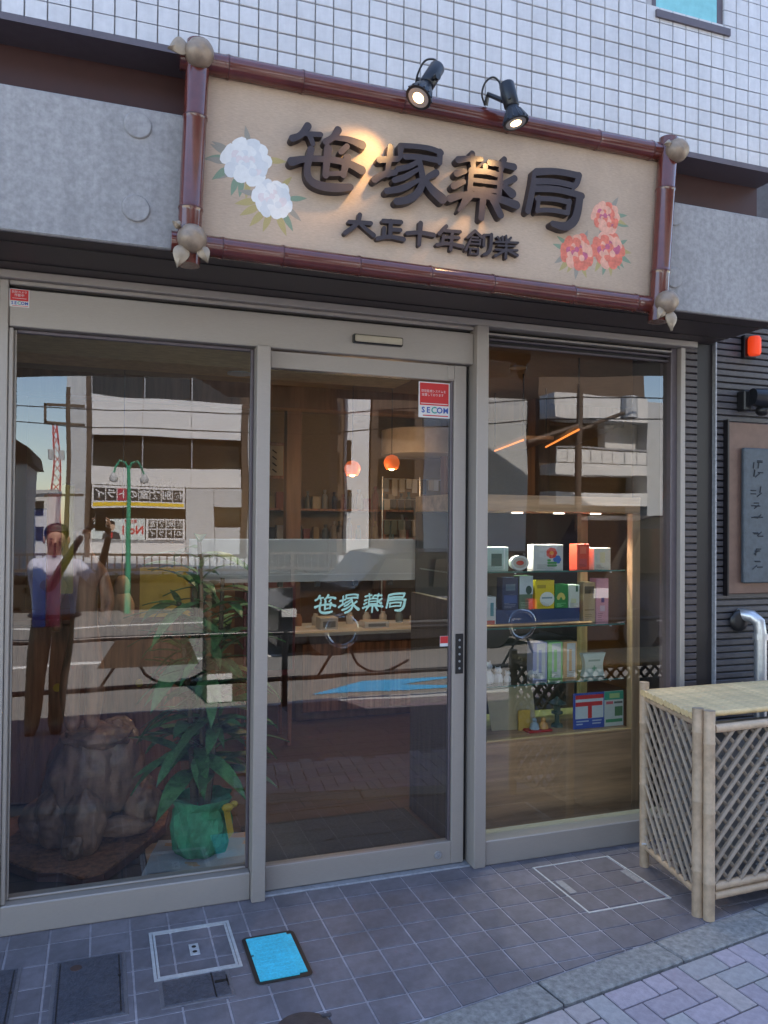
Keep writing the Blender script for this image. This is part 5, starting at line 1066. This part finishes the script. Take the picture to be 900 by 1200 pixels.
# the photographer
px_, py_ = -.33, -3.46; gz = -.205
P = {}
def J(n, x, y, z): P[n] = (px_+x, py_+y, gz+z)
J('pelvis', 0, 0, .86); J('waist', 0, .0, 1.0); J('chest', 0, -.01, 1.19); J('neck', 0, .0, 1.36); J('neck2', .0, .015, 1.42); J('head', .01, .025, 1.50); J('crown', .01, .02, 1.60)
J('hipL', -.10, 0, .83); J('kneeL', -.13, .01, .46); J('ankL', -.15, -.02, .09); J('toeL', -.16, .11, .035)
J('hipR', .07, 0, .83); J('kneeR', .04, .02, .46); J('ankR', .02, -.02, .09); J('toeR', .03, .11, .035)
J('shL', -.165, 0, 1.32); J('elL', -.03, .23, 1.14); J('wrL', .20, .33, 1.545); J('shR', .165, 0, 1.32); J('elR', .30, .12, 1.17); J('wrR', .385, .30, 1.545)
names = list(P); ix = {n: i for i, n in enumerate(names)}
ed = [('pelvis','waist'),('waist','chest'),('chest','neck'),('neck','neck2'),('neck2','head'),('head','crown'),('pelvis','hipL'),('hipL','kneeL'),('kneeL','ankL'),('ankL','toeL'),('pelvis','hipR'),('hipR','kneeR'),('kneeR','ankR'),('ankR','toeR'),('chest','shL'),('shL','elL'),('elL','wrL'),('chest','shR'),('shR','elR'),('elR','wrR')]
rad = dict(pelvis=(.165, .125), waist=(.16, .12), chest=(.19, .13), neck=.06, neck2=.052, head=(.082, .098), crown=(.06, .07), hipL=.10, kneeL=.08, ankL=.062, toeL=.036, hipR=.10, kneeR=.08, ankR=.062, toeR=.036, shL=.06, elL=.038, wrL=.024, shR=.06, elR=.038, wrR=.024)
me = skin_mesh('body', [P[n] for n in names], [(ix[a], ix[b]) for a, b in ed], [rad[n] for n in names], 2)
for m in ('shirt', 'trouser', 'skin', 'shoe'): me.materials.append(M[m])
def near(p, a, b):
    a, b = Vector(P[a]), Vector(P[b]); t = max(0, min(1, (p-a).dot(b-a)/(b-a).length_squared)); return (p-a.lerp(b, t)).length
for f_ in me.polygons:
    c = f_.center; z = c.z-gz
    arm = min(near(c, 'elL', 'wrL'), near(c, 'elR', 'wrR')); torso = min(near(c, 'waist', 'chest'), near(c, 'shL', 'shR'))
    if z < .09: f_.material_index = 3
    elif arm < .075 and arm < torso-.02: f_.material_index = 2
    elif z > 1.385: f_.material_index = 2
    elif z < .93: f_.material_index = 1
    else: f_.material_index = 0
pr_ = thing('person', 'person in pale shirt and olive trousers photographing the shop with raised arms', 'person', (px_, py_, gz))
bo = link('body', me, (0, 0, 0), pr_)
hr = MB(); hc = Vector(P['head'])+Vector((0, -.008, .055)); hr.ball(hc, (.092, .104, .085), 18, 12); hr.v = [v for v in hr.v]; hr.v = [(x, y if y < hc.y+.055 else hc.y+.055+(y-hc.y-.055)*.3, max(z, hc.z-.05 if y < hc.y+.02 else hc.z+.02)) for x, y, z in hr.v]; hr.build('hair', 'hair', pr_, smooth=True)
fc = Vector(P['head'])
for s_ in (-1, 1): MB().ball(fc+Vector((s_*.033, .088, .012)), (.012, .007, .008), 8, 6).build('eye', 'black', pr_, smooth=True); MB().ball(fc+Vector((s_*.088, -.0, .0)), (.012, .02, .03), 8, 6).build('ear', 'skin', pr_, smooth=True)
MB().path([fc+Vector((0, .088, .02)), fc+Vector((0, .108, -.015)), fc+Vector((0, .092, -.022))], [.006, .010, .007], 8).build('nose', 'skin', pr_, smooth=True); MB().ball(fc+Vector((0, .086, -.048)), (.02, .005, .004), 8, 6).build('mouth', 'plaque', pr_, smooth=True)
MB().path([(px_+.178*cos(k*pi/12), py_+.138*sin(k*pi/12), gz+.935) for k in range(25)], .016, 8).build('belt', 'black', pr_, smooth=True)
cb = CAM - fw*.016
ph = thing('phone', 'dark smartphone held up in both hands by the photographer', 'phone', cb)
pv = [cb + rt2*a_*.0375 + up2*b_*.075 - fw*c_*.008 for a_, b_, c_ in ((-1,-1,0),(1,-1,0),(1,1,0),(-1,1,0),(-1,-1,1),(1,-1,1),(1,1,1),(-1,1,1))]
MB().add(pv, [(0,1,2,3),(7,6,5,4),(0,4,5,1),(1,5,6,2),(2,6,7,3),(3,7,4,0)]).build('case', 'black', ph)
for s_, wr in ((-1, 'wrL'), (1, 'wrR')):
    w0 = Vector(P[wr]); pc = cb + rt2*s_*.062 - up2*.035 - fw*.02; pts = [w0, w0.lerp(pc, .5), pc]; rr = [.026, .03, .026]; ee = [(0, 1), (1, 2)]
    for k in range(4):
        b0 = len(pts); base = pc + up2*(.022-.016*k); tip = cb + rt2*s_*.047 + up2*(.02-.022*k) + fw*.0 - fw*.004
        pts += [base.lerp(tip, .45)+rt2*s_*.012, tip, tip - rt2*s_*.012 - fw*.010]; rr += [.0095, .0085, .007]; ee += [(2, b0), (b0, b0+1), (b0+1, b0+2)]
    b0 = len(pts); pts += [w0.lerp(pc, .7)-rt2*s_*.02-fw*.01, cb+rt2*s_*.03-up2*.03-fw*.022]; rr += [.011, .009]; ee += [(1, b0), (b0, b0+1)]
    me = skin_mesh('hand', pts, ee, rr, 1); me.materials.append(M['skin']); link('hand', me, (0, 0, 0), pr_)
# median fence, lamp, poles
hb = MB(); random.seed(3)
for k in range(5200):
    x, y, z = random.uniform(-9, 30), -14.55+random.uniform(-.22, .22), random.uniform(-.38, .36); a_ = random.uniform(0, 6.3); e_ = random.uniform(-.6, .6); L_ = random.uniform(.05, .1)
    d_ = Vector((cos(a_)*cos(e_), sin(a_)*cos(e_), sin(e_)))*L_; q_ = Vector((-sin(a_), cos(a_), .3))*L_*.45; c_ = Vector((x, y, z)); hb.add([c_-d_, c_-q_, c_+d_, c_+q_], [(0, 1, 2, 3)])
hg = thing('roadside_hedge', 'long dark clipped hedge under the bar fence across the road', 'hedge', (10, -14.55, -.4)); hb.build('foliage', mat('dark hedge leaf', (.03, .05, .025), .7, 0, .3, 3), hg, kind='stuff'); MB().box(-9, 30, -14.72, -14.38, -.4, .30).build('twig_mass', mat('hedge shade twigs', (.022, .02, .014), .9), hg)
random.seed(11)
mf = thing('median_fence', 'low brown bar fence on the far side of the road', 'fence', (4, -14.2, -.4))
for z in (.40, .72): MB().box(-8, 30, -14.22, -14.18, z, z+.05).build('rail', 'bbrown', mf)
fb = MB()
for k in range(0, 254): fb.box(-8+.15*k, -7.975+.15*k, -14.21, -14.19, .44, .72)
fb.build('bars', 'bbrown', mf, kind='stuff')
for k in range(0, 20): MB().box(-8+2*k, -7.92+2*k, -14.23, -14.17, -.40, .78).build('post', 'bbrown', mf)
sl_ = thing('street_lamp', 'green street lamp with two drooping heads across the road', 'street lamp', (.52, -13.75, -.4)); X0, Y0 = .52, -13.75
MB().path([(X0, Y0, -.4), (X0, Y0, .6), (X0, Y0, 2.6)], [.065, .055, .037], 10).build('pole', 'lampgreen', sl_, smooth=True)
for s_ in (-1, 1):
    MB().path([(X0, Y0, 2.5), (X0+s_*.06, Y0, 2.66), (X0+s_*.17, Y0, 2.70), (X0+s_*.26, Y0, 2.56), (X0+s_*.30, Y0, 2.44)], .02, 7).build('arm', 'lampgreen', sl_, smooth=True)
    MB().lathe([(.025, .12), (.06, .07), (.09, 0), (.07, -.07), (.002, -.09)], (X0+s_*.31, Y0, 2.32), 12).build('lamp_head', 'bgrey', sl_, smooth=True)
up_ = thing('utility_pole', 'slim brown utility pole with crossarms across the road', 'utility pole', (-.65, -14.3, -.3))
MB().path([(-.65, -14.3, -.3), (-.66, -14.3, 4.15)], [.055, .04], 10).build('pole', 'bbrown', up_, smooth=True)
for z in (3.78, 3.42, 1.95): MB().box(-1.1, -.35, -14.33, -14.27, z, z+.05).build('crossarm', 'bbrown', up_)
MB().box(-1.1, -1.05, -14.33, -14.27, 3.43, 3.82).build('brace', 'bbrown', up_)
for x in (-1.0, -.8): MB().lathe([(.002, 0), (.06, 0), (.06, .2), (.002, .2)], (x, -14.3, 2.7), 8).build('insulator', 'bgrey', up_)
up2_ = thing('utility_pole', 'tall dark utility pole mirrored above the show case', 'utility pole', (7.35, -8, -.3))
MB().path([(7.35, -8, -.4), (7.37, -8, 3.75)], [.07, .05], 10).build('pole', 'bbrown', up2_, smooth=True)
MB().path([(7.37, -8, 3.1), (6.9, -7.9, 2.95), (6.3, -7.8, 2.75)], .035, 8).build('arm', 'bbrown', up2_); MB().path([(7.37, -8, 3.0), (7.9, -8.1, 3.2), (8.6, -8.2, 3.45)], .03, 8).build('arm', 'bbrown', up2_)
MB().lathe([(.002, 0), (.13, 0), (.13, .35), (.002, .35)], (8.5, -8.2, 3.3), 10).build('transformer', 'bgrey', up2_)
for k, z in enumerate((3.55, 3.2)): MB().path([(-20, -14.2+k, z+.4), (-.66, -14.3, z+.2), (3.5, -11.2, z-.1), (7.37, -8, z), (20, -7, z+.5)], .012, 5).build('power_cable', 'black', label=('upper', 'lower')[k]+' black power cable strung between the two utility poles', cat='cable', group='power cables')
tw = thing('radio_mast', 'thin red lattice mast far beyond the low houses', 'mast', (-3.2, -60, 0))
for sx in (-1, 1):
    for sy in (-1, 1): MB().path([(-3.2+sx*.45, -60+sy*.45, -.3), (-3.25+sx*.12, -60+sy*.12, 8.6)], .05, 5).build('leg', 'redmetal', tw)
for k in range(12):
    z = .2+.68*k; w0 = .45-.33*z/8.6; w1 = .45-.33*(z+.68)/8.6; MB().path([(-3.2-w0, -59.6, z), (-3.2+w1, -59.6, z+.68)], .035, 5).build('brace', 'redmetal' if k % 3 else 'bwhite', tw); MB().path([(-3.2+w0, -59.6, z), (-3.2-w1, -59.6, z+.68)], .035, 5).build('brace', 'redmetal', tw)
hs_ = thing('low_house', 'low grey house with a sloping roof across the road', 'house', (-3.9, -26, -.3))
MB().box(-5.6, -2.3, -29, -25, -.3, 3.3).build('wall', 'bgrey', hs_); MB().prism([(-5.8, 3.3), (-2.1, 3.3), (-2.2, 3.75), (-3.2, 4.4), (-5.6, 4.4)], 'y', -29.2, -24.8).build('roof', 'bbrown', hs_)
for x in (-5.1, -3.6): w1 = MB().box(x, x+.9, -24.995, -24.96, 1.6, 2.6).build('window', 'bglass', hs_)
h2 = thing('low_house', 'pale low house with a flat roof beside the utility pole', 'house', (-2.2, -33, -.3)); MB().box(-3.4, -1.75, -36, -32, -.3, 2.6).build('wall', 'bwhite', h2); MB().box(-3.5, -1.7, -36.1, -31.9, 2.6, 2.75).build('roof', 'bgrey', h2)
for z in (.6, 1.7): MB().box(-2.9, -2.2, -31.995, -31.96, z, z+.6).build('window', 'bglass', h2)
# white building with the tutoring school signs
OB = thing('office_building', 'white panelled office building with ribbon windows and school signs', 'building', (3, -40, -.3)); YB = -36
def ob(name, x0, x1, z0, z1, m, y=YB, d=.12): return MB().box(x0, x1, y-d, y, z0, z1).build(name, m, OB)
MB().box(-1.5, 9.2, -46, YB-.4, -.3, 9.2).build('core', 'bbrown', OB)
ob('corner_pier', -1.55, -.72, -.3, 9.2, 'bgrey', YB, .5); ob('corner_edge', -.715, -.52, -.3, 9.2, 'bbrown', YB-.02, .4)
for z0, z1 in ((5.52, 7.3), (3.14, 4.02)):
    for k in range(3): ob('panel', -.5+2.31*k, -.5+2.31*k+2.29, z0, z1, 'bwhite')
for z0, z1 in ((7.3, 9.2), (4.02, 5.52)):
    for k in range(3): w1 = ob('window', -.5+2.31*k, 1.76+2.31*k, z0+.02, z1-.02, 'bglass', YB-.25, .05); MB().box(-.5+2.31*k, -.44+2.31*k, YB-.24, YB-.16, z0, z1).build('frame', 'dullsteel', w1)
ob('pilaster', 6.45, 6.75, -.3, 7.3, 'bbrown', YB+.05); ob('end_panel', 6.78, 9.2, -.3, 7.3, 'bgrey')
for k in range(3): ob('window', -.45+1.42*k, .95+1.42*k, 1.54, 2.03, 'bglass', YB-.2, .05)
ob('base_panel', -.5, 3.85, -.3, .58, 'bwhite'); ob('side_panel', 3.87, 5.2, -.3, 3.1, 'bgrey'); ob('side_panel', 5.22, 6.44, -.3, 1.2, 'bgrey'); ob('side_panel', 5.22, 6.44, 2.2, 3.1, 'bgrey'); ob('doorway', 5.22, 6.44, 1.2, 2.2, 'bglass', YB-.2, .05)
s1 = thing('school_sign', 'long white sign with eight dark character tiles and a yellow line', 'sign', (1.7, -35.9, 2.05))
MB().box(-.46, 3.81, -35.95, -35.88, 2.04, 3.10).build('board', 'white', s1); MB().box(-.40, 3.75, -35.879, -35.872, 2.13, 2.30).build('yellow_line', pm_((.8, .55, .03)), s1)
for k, ch in enumerate('個別教室のトライ'):
    x = 3.46-.515*k
    MB().box(x-.235, x+.235, -35.879, -35.868, 2.38, 2.98).build('tile', pm_((.42, .04, .08)) if ch == 'ト' else 'slate_d', s1); text(ch, .46, 'white', (x, -35.862, 2.68), s1, '+y', bold=.012, extrude=.002)
s2 = thing('school_sign', 'lower sign with a suited man and a red number', 'sign', (1.1, -35.9, .6))
MB().box(-.46, 1.95, -35.95, -35.88, .58, 1.52).build('board', pm_((.62, .70, .70)), s2)
fx = MB(); fx.prism([(.02+.0, .60), (.86, .60), (.80, .86), (.62, .95), (.28, .95), (.08, .86)], 'y', -35.879, -35.870); fx.build('suit', pm_((.03, .03, .04)), s2)
fx = MB(); fx.prism([(.45+.15*cos(k*.5236), 1.16+.19*sin(k*.5236)) for k in range(12)], 'y', -35.879, -35.866); fx.build('face', pm_((.55, .38, .28)), s2)
fx = MB(); fx.prism([(.29, 1.2), (.33, 1.40), (.45, 1.46), (.57, 1.40), (.61, 1.2), (.56, 1.28), (.34, 1.28)][::-1], 'y', -35.8655, -35.862); fx.build('hair', 'black', s2); MB().prism([(.42, .62), (.48, .62), (.50, .88), (.45, .95), (.40, .88)], 'y', -35.8695, -35.864).build('tie', 'red', s2)
text('No.1', .52, 'red', (1.38, -35.872, 1.0), s2, '+y', bold=.012, extrude=.002); text('満足度', .2, 'red', (1.32, -35.872, 1.38), s2, '+y', extrude=.002)
s3 = thing('school_sign', 'square white sign with two rows of dark character tiles', 'sign', (2.9, -35.9, .6)); MB().box(2.0, 3.81, -35.95, -35.88, .58, 1.52).build('board', 'white', s3)
for r_, row in enumerate(('個別教室', 'のトライ')):
    for k, ch in enumerate(row):
        x = 3.52-.41*k; z = 1.27-.42*r_; MB().box(x-.18, x+.18, -35.879, -35.868, z-.18, z+.18).build('tile', 'slate_d', s3); text(ch, .3, 'white', (x, -35.862, z), s3, '+y', bold=.006, extrude=.002)
# elevated road and its pier
VD = thing('viaduct', 'elevated concrete road on a hammerhead pier beyond the street', 'viaduct', (8, -20, -.3))
u = Vector((5.48, 2.3, 0)).normalized(); nn = Vector((-u.y, u.x, 0)); e0 = Vector((-2.83, -26.1, 0))
def vq(a, b, z): return tuple(e0+u*a+nn*b+Vector((0, 0, z)))
def vbox(name, a0, a1, b0, b1, z0, z1, m='concrete'): return MB().add([vq(a0,b0,z0), vq(a1,b0,z0), vq(a1,b1,z0), vq(a0,b1,z0), vq(a0,b0,z1), vq(a1,b0,z1), vq(a1,b1,z1), vq(a0,b1,z1)], [(0,3,2,1),(4,5,6,7),(0,1,5,4),(1,2,6,5),(2,3,7,6),(3,0,4,7)]).build(name, m, VD)
vbox('deck', -30, 32, 0, 11, 6.25, 7.2)
for b in (0, 10.7): vbox('parapet', -30, 32, b, b+.3, 7.2, 8.1)
MB().add([vq(6.3, .4, 6.24), vq(7.4, .4, 5.55), vq(14.5, .4, 5.4), vq(15.5, .4, 6.24), vq(6.3, 10, 6.24), vq(7.4, 10, 5.55), vq(14.5, 10, 5.4), vq(15.5, 10, 6.24)], [(0,1,2,3),(7,6,5,4),(0,4,5,1),(1,5,6,2),(2,6,7,3),(3,7,4,0)]).build('pier_cap', 'concrete', VD)
vbox('column', 9.2, 11.0, .5, 2.6, -.3, 5.45)
# buildings farther along the street
b3 = thing('brown_building', 'dark brown building behind the viaduct pier', 'building', (12, -42, -.3)); MB().box(9.3, 12.0, -48, -37, -.3, 11).build('wall', 'bbrown', b3)
for z in (1, 3.6, 6.2, 8.8): w1 = MB().box(9.5, 11.8, -36.99, -36.95, z, z+1.6).build('window', 'bglass', b3)
b4 = thing('narrow_white_building', 'narrow white building squeezed between two brown ones', 'building', (12.7, -40, -.3)); MB().box(12.05, 13.3, -48, -36.5, -.3, 9.5).build('wall', 'bwhite', b4)
for z in (2, 4.6): MB().box(12.05, 12.3, -36.49, -36.45, z, z+1.2).build('window', 'bglass', b4)
b5 = thing('brown_building', 'wide brown building farther down the street', 'building', (16, -42, -.3)); MB().box(13.4, 24, -48, -36.5, -.3, 10).build('wall', 'bbrown', b5)
for z in (.8, 3.4, 6): 
    for x in (13.8, 16.4, 19): MB().box(x, x+2.1, -36.49, -36.45, z, z+1.5).build('window', 'bglass', b5)
b6 = thing('balcony_building', 'white apartment block with railed balconies mirrored over the show case', 'building', (18, -25, -.3))
MB().box(12.9, 14.6, -28, -22.3, -.3, 6.0).build('side_wing', 'bgrey', b6); MB().box(15.6, 20.4, -30, -23.2, -.3, 9).build('core', 'bbrown', b6)
for z0, z1 in ((3.34, 3.75), (5.4, 6.3), (2.2, 2.68), (.2, .7)): MB().box(15.6, 19.6, -23.1, -22, z0, z1).build('balcony_slab', 'bwhite', b6)
for k in range(9): MB().box(15.6+.5*k, 15.64+.5*k, -22.03, -21.99, 3.75, 4.3).build('balcony_post', 'dullsteel', b6)
MB().box(15.6, 19.6, -22.03, -22, 3.78, 4.25).build('balcony_panel', 'bwhite', b6); MB().box(15.6, 19.6, -22.04, -21.98, 4.3, 4.36).build('handrail', 'dullsteel', b6)
MB().box(19.6, 22, -30, -22, -.3, 6.2).build('stair_tower', 'bgrey', b6); MB().box(18.2, 19.59, -23.1, -22.6, 4.4, 5.4).build('screen_wall', 'bwhite', b6)

# parked vehicles on the far side of the near lane
def vehicle(label, name, cat, x0, L, y, H, prof, glassx, col):
    t = thing(name, label, cat, (x0+L/2, y-.85, -.4)); zg = -.4; W = 1.66
    paint = mat('paint '+name, col, .25, 0, .05, 4, coat=.6)
    bm = bmesh.new(); n = len(prof); ys = (y, y-.06, y-W+.06, y-W); 
    mb = MB(); rows = []
    for yy, sh in zip((y-.10, y, y-W, y-W+.10), (.97, 1, 1, .97)):
        rows.append([(x0+L*.5+(u-.5)*L*sh, yy, zg+.17+(v*H-.17)*(1 if v < .45 else (.985 if sh < 1 else 1)) if v > 0 else zg+.17) for u, v in prof])
    vs_ = [p for r in rows for p in r]; fs = [tuple(range(n))[::-1], tuple(range(3*n, 4*n))]
    for k in range(3): fs += [(k*n+i, k*n+(i+1) % n, (k+1)*n+(i+1) % n, (k+1)*n+i) for i in range(n)]
    mb.add(vs_, fs); mb.build('body', paint, t)
    for (a, b, v0, v1, ia, ib) in glassx:
        MB().add([(x0+L*a, y+.004, zg+H*v0), (x0+L*b, y+.004, zg+H*v0), (x0+L*(b-ib), y+.004, zg+H*v1), (x0+L*(a+ia), y+.004, zg+H*v1), (x0+L*a, y-.02, zg+H*v0), (x0+L*b, y-.02, zg+H*v0), (x0+L*(b-ib), y-.02, zg+H*v1), (x0+L*(a+ia), y-.02, zg+H*v1)], [(0,1,2,3),(7,6,5,4),(0,4,5,1),(1,5,6,2),(2,6,7,3),(3,7,4,0)]).build('window', 'bglass', t)
    for a in (.19, .80):
        for yy in (y+.012, y-W+.19):
            w1 = MB().disc_y((x0+L*a, zg+.31), .31, yy-.2, yy, 24).build('wheel', 'black', t); MB().disc_y((x0+L*a, zg+.31), .19, yy, yy+.008, 18).build('rim', 'blackm', w1)
    MB().box(x0+L*.02, x0+L*.07, y-.3, y+.006, zg+H*.40, zg+H*.47).build('headlight', 'offw', t); MB().box(x0+L*.95, x0+L*.985, y-.3, y+.006, zg+H*.40, zg+H*.5).build('tail_light', 'red', t)
    MB().box(x0+L*.10, x0+L*.92, y+.001, y+.008, zg+.42, zg+.45).build('trim', 'chrome', t)
    for a in (.36, .58): MB().box(x0+L*a, x0+L*a+.16, y+.001, y+.02, zg+H*.52, zg+H*.545).build('door_handle', 'chrome', t)
vehicle('dark parked estate car mirrored in the sliding door', 'parked_car', 'car', 2.25, 4.1, -7.5, 1.45, [(0, 0), (1, 0), (1, .5), (.985, .62), (.93, .97), (.86, 1), (.45, 1), (.38, .97), (.27, .64), (.06, .56), (.01, .45)], ((.33, .55, .64, .93, .055, .01), (.565, .74, .64, .93, .01, .01), (.755, .90, .64, .92, .01, .02)), (.012, .012, .016))
vehicle('tall dark parked van mirrored in the show window', 'parked_van', 'van', 6.6, 4.8, -6.6, 2.0, [(0, 0), (1, 0), (1, .55), (.99, .94), (.95, 1), (.24, 1), (.17, .96), (.06, .56), (.01, .46)], ((.13, .30, .58, .90, .06, .005), (.32, .60, .58, .90, .005, .005), (.62, .93, .58, .90, .005, .005)), (.016, .018, .028))
